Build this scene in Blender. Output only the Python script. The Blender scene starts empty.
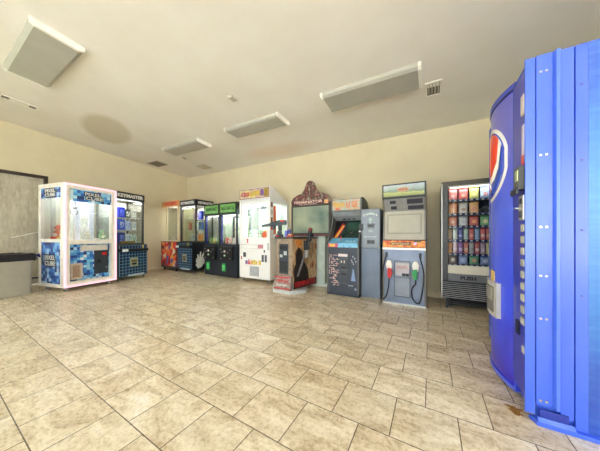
import bpy, bmesh, math, random
from mathutils import Matrix, Vector
R = math.radians
C = bpy.context.scene.collection
rnd = random.Random(7)

# ------------------------------------------------------------------ materials
def lin(c):
    return tuple(((v/255)/12.92 if v/255 <= .04045 else ((v/255+.055)/1.055)**2.4) for v in c) + (1,)

class NT:
    def __init__(s, name):
        s.m = bpy.data.materials.new(name); s.m.use_nodes = True
        s.t = s.m.node_tree; s.n = s.t.nodes; s.l = s.t.links
        s.b = s.n['Principled BSDF']; s.out = s.n['Material Output']
        s.tc = s.n.new('ShaderNodeTexCoord')
    def new(s, typ, **kw):
        n = s.n.new(typ)
        for k, v in kw.items():
            setattr(n, k, v)
        return n
    def link(s, a, b): s.l.new(a, b)
    def noise(s, scale=8, detail=3, rough=.5, vec=None):
        n = s.new('ShaderNodeTexNoise'); n.inputs['Scale'].default_value = scale
        n.inputs['Detail'].default_value = detail; n.inputs['Roughness'].default_value = rough
        s.link(vec or s.tc.outputs['Object'], n.inputs['Vector']); return n
    def ramp(s, fac, stops, const=False):
        r = s.new('ShaderNodeValToRGB'); e = r.color_ramp.elements
        if const: r.color_ramp.interpolation = 'CONSTANT'
        while len(e) < len(stops): e.new(.5)
        for el, (p, c) in zip(e, stops):
            el.position = p; el.color = c
        s.link(fac, r.inputs['Fac']); return r
    def mix(s, fac, a, b, mode='MIX'):
        m = s.new('ShaderNodeMix', data_type='RGBA', blend_type=mode)
        for sock, v in ((m.inputs[0], fac), (m.inputs[6], a), (m.inputs[7], b)):
            if isinstance(v, (int, float)): sock.default_value = v
            elif isinstance(v, tuple): sock.default_value = v
            else: s.link(v, sock)
        return m.outputs[2]
    def base(s, c):
        if isinstance(c, tuple): s.b.inputs['Base Color'].default_value = c
        else: s.link(c, s.b.inputs['Base Color'])
    def setp(s, rough=.5, metal=0, spec=.5):
        s.b.inputs['Roughness'].default_value = rough; s.b.inputs['Metallic'].default_value = metal
        s.b.inputs['Specular IOR Level'].default_value = spec
    def math(s, op, a, b=None):
        n = s.new('ShaderNodeMath', operation=op)
        for i, v in enumerate((a, b)):
            if v is None: continue
            if isinstance(v, (int, float)): n.inputs[i].default_value = v
            else: s.link(v, n.inputs[i])
        return n.outputs[0]
    def xyz(s, vec=None):
        n = s.new('ShaderNodeSeparateXYZ'); s.link(vec or s.tc.outputs['Object'], n.inputs[0]); return n.outputs

_mc = {}
def M(rgb, rough=.5, metal=0, var=.10, scale=9, spec=.5, name=None):
    """plain painted / plastic surface with a slight procedural unevenness"""
    key = (rgb, rough, metal, var, scale, spec)
    if key in _mc: return _mc[key]
    t = NT(name or 'paint'); n = t.noise(scale, 4)
    c = lin(rgb); d = tuple(v*(1-var) for v in c[:3]) + (1,); u = tuple(min(1, v*(1+var)) for v in c[:3]) + (1,)
    t.base(t.ramp(n.outputs['Fac'], [(.3, d), (.7, u)]).outputs['Color'])
    t.setp(rough, metal, spec); _mc[key] = t.m
    return t.m

def glass(name='clear_glass', tint=(.97, .985, .98, 1), refl=.10):
    t = NT(name); t.n.remove(t.b)
    tr = t.new('ShaderNodeBsdfTransparent'); tr.inputs[0].default_value = tint
    gl = t.new('ShaderNodeBsdfGlossy'); gl.inputs['Roughness'].default_value = .03
    fr = t.new('ShaderNodeLayerWeight'); fr.inputs[0].default_value = .25
    ns = t.noise(3, 2)
    f = t.math('ADD', t.math('MULTIPLY', fr.outputs['Fresnel'], .55), t.math('MULTIPLY', ns.outputs['Fac'], refl*.4))
    mx = t.new('ShaderNodeMixShader'); t.link(f, mx.inputs[0]); t.link(tr.outputs[0], mx.inputs[1]); t.link(gl.outputs[0], mx.inputs[2])
    t.link(mx.outputs[0], t.out.inputs[0]); return t.m
GLASS = glass()

def emit(rgb, strength, name='lit_panel'):
    t = NT(name); t.base(lin(rgb)); n = t.noise(5, 2)
    t.link(t.ramp(n.outputs['Fac'], [(.2, lin(rgb)), (.8, lin(tuple(min(255, v+8) for v in rgb)))]).outputs['Color'], t.b.inputs['Emission Color'])
    t.b.inputs['Emission Strength'].default_value = strength; return t.m

def pixels(cell, cols, name='pixel_print', rough=.3, seed=0.0):
    t = NT(name)
    sc = t.new('ShaderNodeVectorMath', operation='SCALE'); sc.inputs['Scale'].default_value = 1/cell
    ad = t.new('ShaderNodeVectorMath', operation='ADD'); ad.inputs[1].default_value = (.37+seed, .53+seed, .21)
    fl = t.new('ShaderNodeVectorMath', operation='FLOOR')
    t.link(t.tc.outputs['Object'], sc.inputs[0]); t.link(sc.outputs[0], ad.inputs[0]); t.link(ad.outputs[0], fl.inputs[0])
    wn = t.new('ShaderNodeTexWhiteNoise'); t.link(fl.outputs[0], wn.inputs['Vector'])
    st = [(i/len(cols), lin(c)) for i, c in enumerate(cols)]
    t.base(t.ramp(wn.outputs['Value'], st, True).outputs['Color']); t.setp(rough); return t.m

def gridmat(cell, a, b, line, plane='xz', width=.05, name='grid_print'):
    t = NT(name); x = t.xyz(); cb = t.new('ShaderNodeCombineXYZ')
    t.link(x['XYZ'.index(plane[0].upper())], cb.inputs[0]); t.link(x[2], cb.inputs[1])
    ad = t.new('ShaderNodeVectorMath', operation='ADD'); ad.inputs[1].default_value = (5, 5, 0); t.link(cb.outputs[0], ad.inputs[0])
    br = t.new('ShaderNodeTexBrick'); br.offset = 0
    br.inputs['Color1'].default_value = lin(a); br.inputs['Color2'].default_value = lin(b); br.inputs['Mortar'].default_value = lin(line)
    br.inputs['Scale'].default_value = 1; br.inputs['Brick Width'].default_value = cell; br.inputs['Row Height'].default_value = cell
    br.inputs['Mortar Size'].default_value = cell*width; br.inputs['Mortar Smooth'].default_value = .2
    t.link(ad.outputs[0], br.inputs['Vector']); t.base(br.outputs['Color']); t.setp(.35); return t.m

def art(cols, scale=6, name='printed_art', vor=True, rough=.35, dist=.6, stretch=(1, 1, 1)):
    """printed artwork: blotches of flat colours"""
    t = NT(name); mp = t.new('ShaderNodeMapping'); mp.inputs['Scale'].default_value = stretch
    t.link(t.tc.outputs['Object'], mp.inputs['Vector'])
    if vor:
        nz = t.noise(scale*1.3, 2, vec=mp.outputs[0]); 
        v = t.mix(dist*.15, mp.outputs[0], nz.outputs['Color'])
        vo = t.new('ShaderNodeTexVoronoi'); vo.inputs['Scale'].default_value = scale; t.link(v, vo.inputs['Vector'])
        sp = t.new('ShaderNodeSeparateColor'); t.link(vo.outputs['Color'], sp.inputs[0]); f = sp.outputs[0]
        st = [(i/len(cols), lin(c)) for i, c in enumerate(cols)]
        t.base(t.ramp(f, st, True).outputs['Color'])
    else:
        nz = t.noise(scale, 5, .65, vec=mp.outputs[0])
        st = [(.28+.44*i/(len(cols)-1), lin(c)) for i, c in enumerate(cols)]
        t.base(t.ramp(nz.outputs['Fac'], st).outputs['Color'])
    t.setp(rough); return t.m

def bagmat(c1, c2, c3):
    """snack bag print: colour field, oval picture, speckled lettering band"""
    t = NT('foil_print'); x = t.xyz()
    nz = t.noise(28, 3)
    e = t.math('ADD', t.math('POWER', t.math('MULTIPLY', x[0], 26), 2), t.math('POWER', t.math('MULTIPLY', t.math('ADD', x[2], -.062), 30), 2))
    e = t.math('ADD', e, t.math('MULTIPLY', nz.outputs['Fac'], 1.1))
    f = t.ramp(e, [(.0, (1, 1, 1, 1)), (.9, (1, 1, 1, 1)), (1.0, (0, 0, 0, 1))]).outputs['Color']
    n2 = t.noise(55, 3)
    g = t.ramp(n2.outputs['Fac'], [(.5, (0, 0, 0, 1)), (.58, (1, 1, 1, 1))]).outputs['Color']
    inner = t.mix(g, lin(c2), lin(c3))
    t.base(t.mix(.16, t.mix(f, lin(c1), inner), (1, 1, 1, 1))); t.setp(.32); return t.m

# ------------------------------------------------------------------ geometry
class MB:
    def __init__(s): s.bm = bmesh.new()
    def box(s, x0, x1, y0, y1, z0, z1, bev=0):
        r = bmesh.ops.create_cube(s.bm, size=1)
        for v in r['verts']:
            v.co = Vector(((x0+x1)/2+v.co.x*(x1-x0), (y0+y1)/2+v.co.y*(y1-y0), (z0+z1)/2+v.co.z*(z1-z0)))
        if bev:
            es = list({e for v in r['verts'] for e in v.link_edges})
            bmesh.ops.bevel(s.bm, geom=es, offset=bev, segments=2, affect='EDGES', profile=.6)
        return s
    def prism(s, poly, a, b, axis='x', bev=0):
        """extrude a polygon: axis x -> (y,z) polygon, y -> (x,z), z -> (x,y)"""
        def P(u, v, w):
            return {'x': (w, u, v), 'y': (u, w, v), 'z': (u, v, w)}[axis]
        A = [s.bm.verts.new(P(u, v, a)) for u, v in poly]; B = [s.bm.verts.new(P(u, v, b)) for u, v in poly]
        fs = [s.bm.faces.new(A), s.bm.faces.new(B[::-1])]; n = len(poly)
        for i in range(n): fs.append(s.bm.faces.new((A[i], B[i], B[(i+1) % n], A[(i+1) % n])))
        bmesh.ops.recalc_face_normals(s.bm, faces=fs)
        if bev:
            es = list({e for f in fs for e in f.edges})
            bmesh.ops.bevel(s.bm, geom=es, offset=bev, segments=2, affect='EDGES', profile=.6)
        return s
    def tube(s, pts, r, seg=8, cap=True):
        pts = [Vector(p) for p in pts]; rings = []; n = len(pts)
        rr = r if isinstance(r, (list, tuple)) else [r]*n
        up = Vector((.13, .21, .97)).normalized()
        for i, p in enumerate(pts):
            d = (pts[min(i+1, n-1)]-pts[max(i-1, 0)]).normalized()
            a = d.cross(up)
            if a.length < .1: a = d.cross(Vector((1, .1, 0)))
            a.normalize(); b = d.cross(a).normalized()
            rings.append([s.bm.verts.new(p+(a*math.cos(2*math.pi*k/seg)+b*math.sin(2*math.pi*k/seg))*rr[i]) for k in range(seg)])
        for i in range(n-1):
            for k in range(seg):
                f = s.bm.faces.new((rings[i][k], rings[i][(k+1) % seg], rings[i+1][(k+1) % seg], rings[i+1][k])); f.smooth = True
        if cap:
            s.bm.faces.new(rings[0][::-1]); s.bm.faces.new(rings[-1])
        return s
    def lathe(s, prof, c=(0, 0, 0), axis='z', seg=20):
        rings = []
        for r, h in prof:
            ring = []
            for k in range(seg):
                a = 2*math.pi*k/seg; u, v = r*math.cos(a), r*math.sin(a)
                co = {'z': (u, v, h), 'y': (u, h, v), 'x': (h, u, v)}[axis]
                ring.append(s.bm.verts.new(Vector(c)+Vector(co)))
            rings.append(ring)
        fs = []
        for i in range(len(rings)-1):
            for k in range(seg):
                f = s.bm.faces.new((rings[i][k], rings[i][(k+1) % seg], rings[i+1][(k+1) % seg], rings[i+1][k])); f.smooth = True; fs.append(f)
        fs.append(s.bm.faces.new(rings[0][::-1])); fs.append(s.bm.faces.new(rings[-1]))
        bmesh.ops.recalc_face_normals(s.bm, faces=fs)
        return s
    def ball(s, c, r, sc=(1, 1, 1), u=14, v=10):
        q = bmesh.ops.create_uvsphere(s.bm, u_segments=u, v_segments=v, radius=r)
        for w in q['verts']:
            w.co = Vector(c)+Vector((w.co.x*sc[0], w.co.y*sc[1], w.co.z*sc[2]))
            for f in w.link_faces: f.smooth = True
        return s
    def build(s, name, mat, parent=None, tidy=True):
        if tidy: bmesh.ops.recalc_face_normals(s.bm, faces=s.bm.faces[:])
        me = bpy.data.meshes.new(name); s.bm.to_mesh(me); s.bm.free()
        if mat: me.materials.append(mat)
        o = bpy.data.objects.new(name, me); C.objects.link(o)
        if parent: o.parent = parent
        return o

def tag(o, label, cat=None, group=None):
    o['label'] = label
    if cat: o['category'] = cat
    if group: o['group'] = group
    return o
def thing(name, label, cat, loc, rot=0, group=None):
    o = bpy.data.objects.new(name, None); C.objects.link(o); o.empty_display_size = .1
    o.location = loc; o.rotation_euler = (0, 0, R(rot)); return tag(o, label, cat, group)
def struct(o):
    o['kind'] = 'structure'; return o
def pb(root, name, mat, *boxes, bev=0, label=None):
    m = MB()
    for b in boxes: m.box(*b, bev=bev)
    o = m.build(name, mat, root)
    if label: o['label'] = label
    return o
def pp(root, name, mat, poly, a, b, axis='x', bev=0, label=None):
    o = MB().prism(poly, a, b, axis, bev).build(name, mat, root)
    if label: o['label'] = label
    return o
def pt(root, name, mat, pts, r, seg=8):
    return MB().tube(pts, r, seg).build(name, mat, root)
def bez(p, n=20):
    """smooth curve through points (Catmull-Rom)"""
    p = [Vector(q) for q in p]; p = [p[0]*2-p[1]] + p + [p[-1]*2-p[-2]]; out = []
    for i in range(1, len(p)-2):
        for k in range(n):
            t = k/n
            out.append(.5*((2*p[i])+(p[i+1]-p[i-1])*t+(2*p[i-1]-5*p[i]+4*p[i+1]-p[i+2])*t*t+(-p[i-1]+3*p[i]-3*p[i+1]+p[i+2])*t**3))
    return out + [p[-2]]

def text(root, name, s, size, mat, loc, side='front', tilt=0, fat=0, ext=.0015, width=None, label=None):
    cu = bpy.data.curves.new('t', 'FONT'); cu.body = s; cu.size = size; cu.align_x = 'CENTER'; cu.align_y = 'CENTER'
    cu.extrude = ext; cu.offset = fat; cu.resolution_u = 3
    ob = bpy.data.objects.new('t', cu); C.objects.link(ob)
    dg = bpy.context.evaluated_depsgraph_get(); me = bpy.data.meshes.new_from_object(ob.evaluated_get(dg))
    bpy.data.objects.remove(ob); bpy.data.curves.remove(cu)
    k = 1
    if width:
        xs = [v.co.x for v in me.vertices]; k = width/(max(xs)-min(xs))
    rz = {'front': 0, 'left': -90, 'right': 90}[side]
    mt = Matrix.Translation(loc) @ Matrix.Rotation(R(rz), 4, 'Z') @ Matrix.Rotation(R(90-tilt), 4, 'X') @ Matrix.Diagonal((k, 1, 1, 1))
    me.transform(mt); me.name = name; me.materials.clear(); me.materials.append(mat)
    o = bpy.data.objects.new(name, me); C.objects.link(o)
    if root: o.parent = root
    if label: o['label'] = label
    return o

def strokes(root, name, mat, x0, x1, z0, z1, y, n, seed, t=.004, lw=.2, tilt=0):
    """a word too blurred to read: a row of letter-like strokes"""
    q = random.Random(seed); m = MB(); w = (x1-x0)/n
    for i in range(n):
        a = x0+i*w+w*.1; b = a+w*.8; l = w*lw; h = z1-z0
        zz0 = z0+q.uniform(0, .08)*h; zz1 = z1-q.uniform(0, .08)*h
        def bx(xa, xb, za, zb):
            ya = y+tilt*(((za+zb)/2)-z0)
            m.box(xa, xb, ya-t, ya+.001, za, zb)
        bx(a, a+l, zz0, zz1)
        if q.random() < .7: bx(b-l, b, zz0, zz1 if q.random() < .6 else (zz0+zz1)/2)
        for fz in q.sample([0, .43, .84], q.choice([1, 2, 2])):
            bx(a, b, zz0+fz*(zz1-zz0), zz0+(fz+.16)*(zz1-zz0))
    return m.build(name, mat, root)

# common colours
WHITE = M((238, 236, 232), .4); OFFW = M((240, 234, 224), .4); BLACK = M((24, 25, 28), .4, var=.2)
DKGREY = M((60, 64, 70), .45); GREY = M((128, 132, 136), .45); CHROME = M((200, 202, 204), .22, .9, var=.04)
STEEL = M((150, 152, 152), .35, .7, var=.06); PINK = M((246, 205, 218), .35); MINT = M((206, 220, 212), .45)
RED = M((205, 32, 36), .4); YEL = M((238, 208, 60), .4); GRN = M((60, 180, 96), .4); NAVY = M((26, 36, 92), .4)
RUBBER = M((18, 18, 20), .6, var=.25)

# ------------------------------------------------------------------ the room
XL, XR, YF, XS, YS = -7.08, 4.4, -3.6, 1.62, 1.15   # XS, YS: invented nook wall beside the drinks machine; XR: room widened for daylight
def yb(x): return 4.29-.045*x
def cz(x, y): return 3.067-.02956*x-.07125*y
WALLC = (222, 210, 178)
def wallmat(rgb, name):
    t = NT(name); n = t.noise(2.2, 5, .6); n2 = t.noise(160, 2)
    c = lin(rgb); d = tuple(v*.93 for v in c[:3])+(1,)
    t.base(t.ramp(n.outputs['Fac'], [(.3, d), (.7, c)]).outputs['Color'])
    bp = t.new('ShaderNodeBump'); bp.inputs['Strength'].default_value = .12; bp.inputs['Distance'].default_value = .004
    t.link(n2.outputs['Fac'], bp.inputs['Height']); t.link(bp.outputs[0], t.b.inputs['Normal']); t.setp(.7, 0, .25); return t.m
WALL = wallmat(WALLC, 'wall_paint')

def ceilmat():
    t = NT('ceiling_paint'); n = t.noise(1.6, 5, .6); n2 = t.noise(110, 3)
    c = lin((243, 239, 231)); d = lin((238, 233, 223))
    base = t.ramp(n.outputs['Fac'], [(.35, d), (.65, c)]).outputs['Color']
    x = t.xyz()
    def blob(cx, cy, a, b, rot, soft):
        u = t.math('ADD', x[0], -cx); v = t.math('ADD', x[1], -cy); ca, sa = math.cos(rot), math.sin(rot)
        p = t.math('ADD', t.math('MULTIPLY', u, ca/a), t.math('MULTIPLY', v, sa/a))
        q = t.math('ADD', t.math('MULTIPLY', u, -sa/b), t.math('MULTIPLY', v, ca/b))
        r = t.math('ADD', t.math('POWER', p, 2), t.math('POWER', q, 2))
        return t.ramp(r, [(1-soft, (1, 1, 1, 1)), (1.0, (0, 0, 0, 1))]).outputs['Color']
    f = t.math('MULTIPLY', blob(-5.56, 1.93, .80, .42, R(-20), .45), .8)
    base = t.mix(f, base, lin((204, 195, 172)))
    f2 = t.math('MULTIPLY', blob(-2.9, 4.0, 1.1, .35, 0, .9), .35)
    base = t.mix(f2, base, lin((226, 186, 160)))
    t.base(base)
    bp = t.new('ShaderNodeBump'); bp.inputs['Strength'].default_value = .15; bp.inputs['Distance'].default_value = .004
    t.link(n2.outputs['Fac'], bp.inputs['Height']); t.link(bp.outputs[0], t.b.inputs['Normal']); t.setp(.8, 0, .2); return t.m

def floormat():
    t = NT('floor_tile')
    ad = t.new('ShaderNodeVectorMath', operation='ADD'); ad.inputs[1].default_value = (12.6115, 11.703, 0)
    t.link(t.tc.outputs['Object'], ad.inputs[0])
    br = t.new('ShaderNodeTexBrick'); br.offset = .5; br.offset_frequency = 2
    br.inputs['Color1'].default_value = (.2, .2, .2, 1); br.inputs['Color2'].default_value = (.8, .8, .8, 1); br.inputs['Mortar'].default_value = (.5, .5, .5, 1)
    br.inputs['Scale'].default_value = 1; br.inputs['Brick Width'].default_value = .307; br.inputs['Row Height'].default_value = .307
    br.inputs['Mortar Size'].default_value = .0028; br.inputs['Mortar Smooth'].default_value = .1
    t.link(ad.outputs[0], br.inputs['Vector'])
    # each tile gets its own slice of the stone veining
    sc = t.new('ShaderNodeVectorMath', operation='SCALE'); sc.inputs['Scale'].default_value = 9
    t.link(br.outputs['Color'], sc.inputs[0])
    a2 = t.new('ShaderNodeVectorMath', operation='ADD'); t.link(ad.outputs[0], a2.inputs[0]); t.link(sc.outputs[0], a2.inputs[1])
    mp = t.new('ShaderNodeMapping'); mp.inputs['Scale'].default_value = (3.4, 7.5, 3); mp.inputs['Rotation'].default_value = (0, 0, R(25)); t.link(a2.outputs[0], mp.inputs[0])
    n = t.new('ShaderNodeTexNoise'); n.inputs['Scale'].default_value = 1.0; n.inputs['Detail'].default_value = 7; n.inputs['Roughness'].default_value = .68; n.inputs['Distortion'].default_value = .9
    t.link(mp.outputs[0], n.inputs['Vector'])
    n3 = t.noise(44, 6, .72)
    stone = t.ramp(n.outputs['Fac'], [(.30, lin(FT[0])), (.45, lin(FT[1])), (.58, lin(FT[2])), (.72, lin(FT[3]))]).outputs['Color']
    n4 = t.noise(1.1, 3, .5)
    stone = t.mix(.2, stone, t.ramp(n3.outputs['Fac'], [(.38, lin(FT[0])), (.62, lin(FT[3]))]).outputs['Color'])
    stone = t.mix(.5, stone, t.ramp(n4.outputs['Fac'], [(.35, (.90, .84, .76, 1)), (.6, (1, 1, 1, 1))]).outputs['Color'], 'MULTIPLY')
    tone = t.ramp(br.outputs['Color'], [(.2, (.88, .87, .84, 1)), (.8, (1, 1, 1, 1))]).outputs['Color']
    stone = t.mix(1.0, stone, tone, 'MULTIPLY')
    t.base(t.mix(br.outputs['Fac'], stone, lin((96, 82, 62))))
    rg = t.ramp(n3.outputs['Fac'], [(.3, (.22, .22, .22, 1)), (.7, (.36, .36, .36, 1))]); t.link(rg.outputs['Color'], t.b.inputs['Roughness'])
    bp = t.new('ShaderNodeBump'); bp.inputs['Strength'].default_value = .25; bp.inputs['Distance'].default_value = .003
    h = t.math('SUBTRACT', t.math('MULTIPLY', n3.outputs['Fac'], .4), br.outputs['Fac'])
    t.link(h, bp.inputs['Height']); t.link(bp.outputs[0], t.b.inputs['Normal'])
    t.b.inputs['Specular IOR Level'].default_value = .5
    return t.m
FT = [(166, 138, 100), (216, 198, 166), (241, 228, 203), (250, 243, 229)]

struct(pb(None, 'floor', floormat(), (XL-.2, XR+.2, YF-.2, 5.0, -.08, 0)))
# ceiling: a thick sheet that rises gently towards the front
def sheet(name, mat, corners, thick):
    m = MB(); lo = [m.bm.verts.new((x, y, cz(x, y))) for x, y in corners]; hi = [m.bm.verts.new((x, y, cz(x, y)+thick)) for x, y in corners]
    m.bm.faces.new(lo); m.bm.faces.new(hi[::-1])
    for i in range(4): m.bm.faces.new((lo[i], hi[i], hi[(i+1) % 4], lo[(i+1) % 4]))
    return m.build(name, mat)
struct(sheet('ceiling', ceilmat(), [(XL-.2, YF-.2), (XR+.2, YF-.2), (XR+.2, 5.0), (XL-.2, 5.0)], .1))
HT = 3.6
struct(pp(None, 'wall_back', WALL, [(XL-.2, yb(XL-.2)), (XS+.15, yb(XS+.15)), (XS+.15, 5.0), (XL-.2, 5.0)], 0, HT, 'z'))
struct(pb(None, 'wall_right', WALL, (XS, XS+.15, YS, yb(XS), 0, HT)))
struct(pb(None, 'wall_nook', WALL, (XS+.15, XR+.15, YS, YS+.15, 0, HT))); RY0, RY1, RZ0, RZ1 = -3.2, .75, .15, 2.6
struct(pb(None, 'wall_far_right', WALL, (XR, XR+.15, YF-.15, RY0, 0, HT), (XR, XR+.15, RY1, YS, 0, HT), (XR, XR+.15, RY0, RY1, RZ1, HT), (XR, XR+.15, RY0, RY1, 0, RZ0)))
# left wall: opening for the door (y .42..1.43) and for the big window
WY0, WY1, WZ0, WZ1 = -2.6, .10, .35, 2.45
DY0, DY1, DZ = .44, 1.43, 2.27
struct(pb(None, 'wall_left', WALL, (XL-.15, XL, DY1, 5.0, 0, HT), (XL-.15, XL, WY1, DY0, 0, HT), (XL-.15, XL, YF-.15, WY0, 0, HT),
          (XL-.15, XL, DY0, DY1, DZ, HT), (XL-.15, XL, WY0, WY1, WZ1, HT), (XL-.15, XL, WY0, WY1, 0, WZ0)))
BRONZE = M((58, 46, 38), .4, .3, var=.15)
PANE = glass('window_glass', (.97, .98, .98, 1), .08)
# front wall: unseen shop windows behind the camera, invented to carry the daylight
FZ0, FZ1 = .30, 2.75
EL = XL+2.6   # unseen stretch kept solid to dim the left wall, shop windows beyond
edges = [EL+i*((XR-.35-EL)/5) for i in range(6)]
bx = [(XL, XR, YF-.15, YF, FZ1, HT), (XL, XR, YF-.15, YF, 0, FZ0), (XL, edges[0], YF-.15, YF, FZ0, FZ1), (edges[5], XR, YF-.15, YF, FZ0, FZ1)]
for i in (1, 2, 3, 4): bx.append((edges[i]-.12, edges[i]+.12, YF-.15, YF, FZ0, FZ1))
struct(pb(None, 'wall_front', WALL, *bx))
def portal(name, loc, rot, sx, sy):
    l = bpy.data.lights.new(name, 'AREA'); l.shape = 'RECTANGLE'; l.size = sx; l.size_y = sy; l.cycles.is_portal = True
    o = bpy.data.objects.new(name, l); C.objects.link(o); o.location = loc; o.rotation_euler = rot
for i in range(5):
    a = edges[i]+(.12 if i else 0); b = edges[i+1]-(.12 if i < 4 else 0); w = .05; mid = (a+b)/2
    wf = struct(pb(None, 'window_%d' % (i+1), BRONZE, (a, b, YF-.11, YF-.04, FZ0, FZ0+w), (a, b, YF-.11, YF-.04, FZ1-w, FZ1), (a, a+w, YF-.11, YF-.04, FZ0, FZ1), (b-w, b, YF-.11, YF-.04, FZ0, FZ1), (mid-w/2, mid+w/2, YF-.11, YF-.04, FZ0, FZ1)))
    pb(wf, 'pane', PANE, (a+w, b-w, YF-.078, YF-.072, FZ0+w, FZ1-w))
    portal('daylight_portal', ((a+b)/2, YF-.14, (FZ0+FZ1)/2), (R(90), 0, 0), b-a, FZ1-FZ0)
w = .05
wf = struct(pb(None, 'window_6', BRONZE, (XL-.11, XL-.04, WY0, WY1, WZ0, WZ0+w), (XL-.11, XL-.04, WY0, WY1, WZ1-w, WZ1), (XL-.11, XL-.04, WY0, WY0+w, WZ0, WZ1), (XL-.11, XL-.04, WY1-w, WY1, WZ0, WZ1),
    (XL-.11, XL-.04, (WY0+WY1)/2-w/2, (WY0+WY1)/2+w/2, WZ0, WZ1)))
pb(wf, 'pane', PANE, (XL-.078, XL-.072, WY0+w, WY1-w, WZ0+w, WZ1-w))
portal('daylight_portal', (XL-.14, (WY0+WY1)/2, (WZ0+WZ1)/2), (R(90), 0, R(-90)), WY1-WY0, WZ1-WZ0)
wf = struct(pb(None, 'window_7', BRONZE, (XR+.04, XR+.11, RY0, RY1, RZ0, RZ0+w), (XR+.04, XR+.11, RY0, RY1, RZ1-w, RZ1), (XR+.04, XR+.11, RY0, RY0+w, RZ0, RZ1), (XR+.04, XR+.11, RY1-w, RY1, RZ0, RZ1), (XR+.04, XR+.11, -1.25, -1.2, RZ0, RZ1)))  # unseen window added to daylight the right floor and ceiling
pb(wf, 'pane', PANE, (XR+.072, XR+.078, RY0+w, RY1-w, RZ0+w, RZ1-w))
portal('daylight_portal', (XR+.14, (RY0+RY1)/2, (RZ0+RZ1)/2), (R(90), 0, R(90)), RY1-RY0, RZ1-RZ0)
# door with a dark frame and a grey weathered panel
d = struct(pb(None, 'door_1', BRONZE, (XL-.12, XL+.03, DY0, DY0+.06, 0, DZ), (XL-.12, XL+.03, DY1-.06, DY1, 0, DZ), (XL-.12, XL+.03, DY0+.06, DY1-.06, DZ-.06, DZ)))
t = NT('weathered_panel'); mp = t.new('ShaderNodeMapping'); mp.inputs['Scale'].default_value = (1, 1.6, .5); t.link(t.tc.outputs['Object'], mp.inputs[0]); n1 = t.noise(3.0, 6, .6, vec=mp.outputs[0]); n2 = t.noise(14, 5, .65, vec=mp.outputs[0])
t.base(t.mix(.35, t.ramp(n1.outputs['Fac'], [(.3, lin((164, 154, 132))), (.7, lin((210, 202, 182)))]).outputs['Color'], t.ramp(n2.outputs['Fac'], [(.35, lin((142, 132, 112))), (.65, lin((220, 212, 194)))]).outputs['Color'])); t.setp(.5)
pb(d, 'door_panel', t.m, (XL-.07, XL-.02, DY0+.06, DY1-.06, .005, DZ-.06))
m = MB().tube([(XL+.085, .93, .965), (XL+.075, 1.36, 1.105)], .011, 8)
m.tube([(XL-.03, 1.20, 1.05), (XL+.08, 1.20, 1.05)], .010, 8); m.tube([(XL-.03, 1.02, .995), (XL+.08, 1.02, .995)], .010, 8)
m.build('push_bar', WHITE, d)
pb(d, 'kick_rail', NAVY, (XL-.02, XL+.012, DY0+.06, DY1-.06, .12, .145))
BASE = M((222, 208, 178), .5)
struct(pp(None, 'baseboard_back', BASE, [(XL, yb(XL)-.012), (XS, yb(XS)-.012), (XS, yb(XS)), (XL, yb(XL))], 0, .095, 'z'))
struct(pb(None, 'baseboard_left', BASE, (XL, XL+.012, DY1, yb(XL)-.012, 0, .095)))
# outdoor paving seen only as light from the windows
t = NT('paving'); n1 = t.noise(1.5, 5); t.base(t.ramp(n1.outputs['Fac'], [(.3, lin((204, 204, 202))), (.7, lin((220, 220, 218)))]).outputs['Color']); t.setp(.9)
struct(pb(None, 'unseen_dark_ground', M((92, 104, 72), .9, var=.3, scale=4), (-40, XL-.3, -40, 40, -.2, -.1)))  # unseen dark ground, added to cut the bounce through the left window
g = pb(None, 'ground', t.m, (XL-.3, XR+.3, -40, YF-.3, -.2, -.1), (XR+.3, 40, -40, 40, -.2, -.1)); struct(g)

# ------------------------------------------------------------------ ceiling fittings
LENS = NT('ribbed_diffuser'); n1 = LENS.noise(4, 2); wv = LENS.new('ShaderNodeTexWave'); wv.bands_direction = 'Y'; wv.inputs['Scale'].default_value = 30
LENS.link(LENS.tc.outputs['Object'], wv.inputs['Vector'])
LENS.base(LENS.mix(.25, LENS.ramp(n1.outputs['Fac'], [(.3, lin((172, 169, 158))), (.7, lin((186, 183, 172)))]).outputs['Color'], LENS.ramp(wv.outputs['Fac'], [(0, lin((150, 148, 137))), (1, lin((188, 185, 174)))]).outputs['Color'])); LENS.setp(.35)
LIGHTWHITE = M((240, 236, 226), .4, var=.04)
def on_ceiling(o, x, y, dz=0):
    o.location = (x, y, cz(x, y)-dz)
    nrm = Vector((.02956, .07125, 1)).normalized()
    o.rotation_mode = 'QUATERNION'; o.rotation_quaternion = Vector((0, 0, 1)).rotation_difference(nrm); return o
def troffer(x, y, w, dp, label):
    o = thing('ceiling_light', label, 'ceiling light', (0, 0, 0), group='fluorescent ceiling lights'); on_ceiling(o, x, y)
    hw, hd, D = w/2, dp/2, .062
    pb(o, 'housing', LIGHTWHITE, (-hw+.005, hw-.005, -hd+.01, hd-.01, -.012, 0), bev=.003)
    prof = [(-hd+.003, -.008), (-hd+.008, -D+.02), (-hd+.04, -D), (hd-.04, -D), (hd-.008, -D+.02), (hd-.003, -.008)]
    pp(o, 'diffuser', LENS.m, prof, -hw+.03, hw-.03)
    big = [(-hd, 0), (-hd+.004, -D+.016), (-hd+.04, -D-.004), (hd-.04, -D-.004), (hd-.004, -D+.016), (hd, 0)]
    for s in (-1, 1):
        a, b = (-hw, -hw+.03) if s < 0 else (hw-.03, hw)
        pp(o, 'end_cap', LIGHTWHITE, big, a, b)
    return o
troffer(-4.0, .757, 1.33, .41, 'large boxy fluorescent light nearest the camera, on the left of the ceiling')
troffer(-.68, 2.925, 1.19, .40, 'long unlit fluorescent light beside the square ceiling vent')
troffer(-2.64, 2.99, 1.21, .34, 'unlit fluorescent light in the middle of the row of three')
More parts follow.
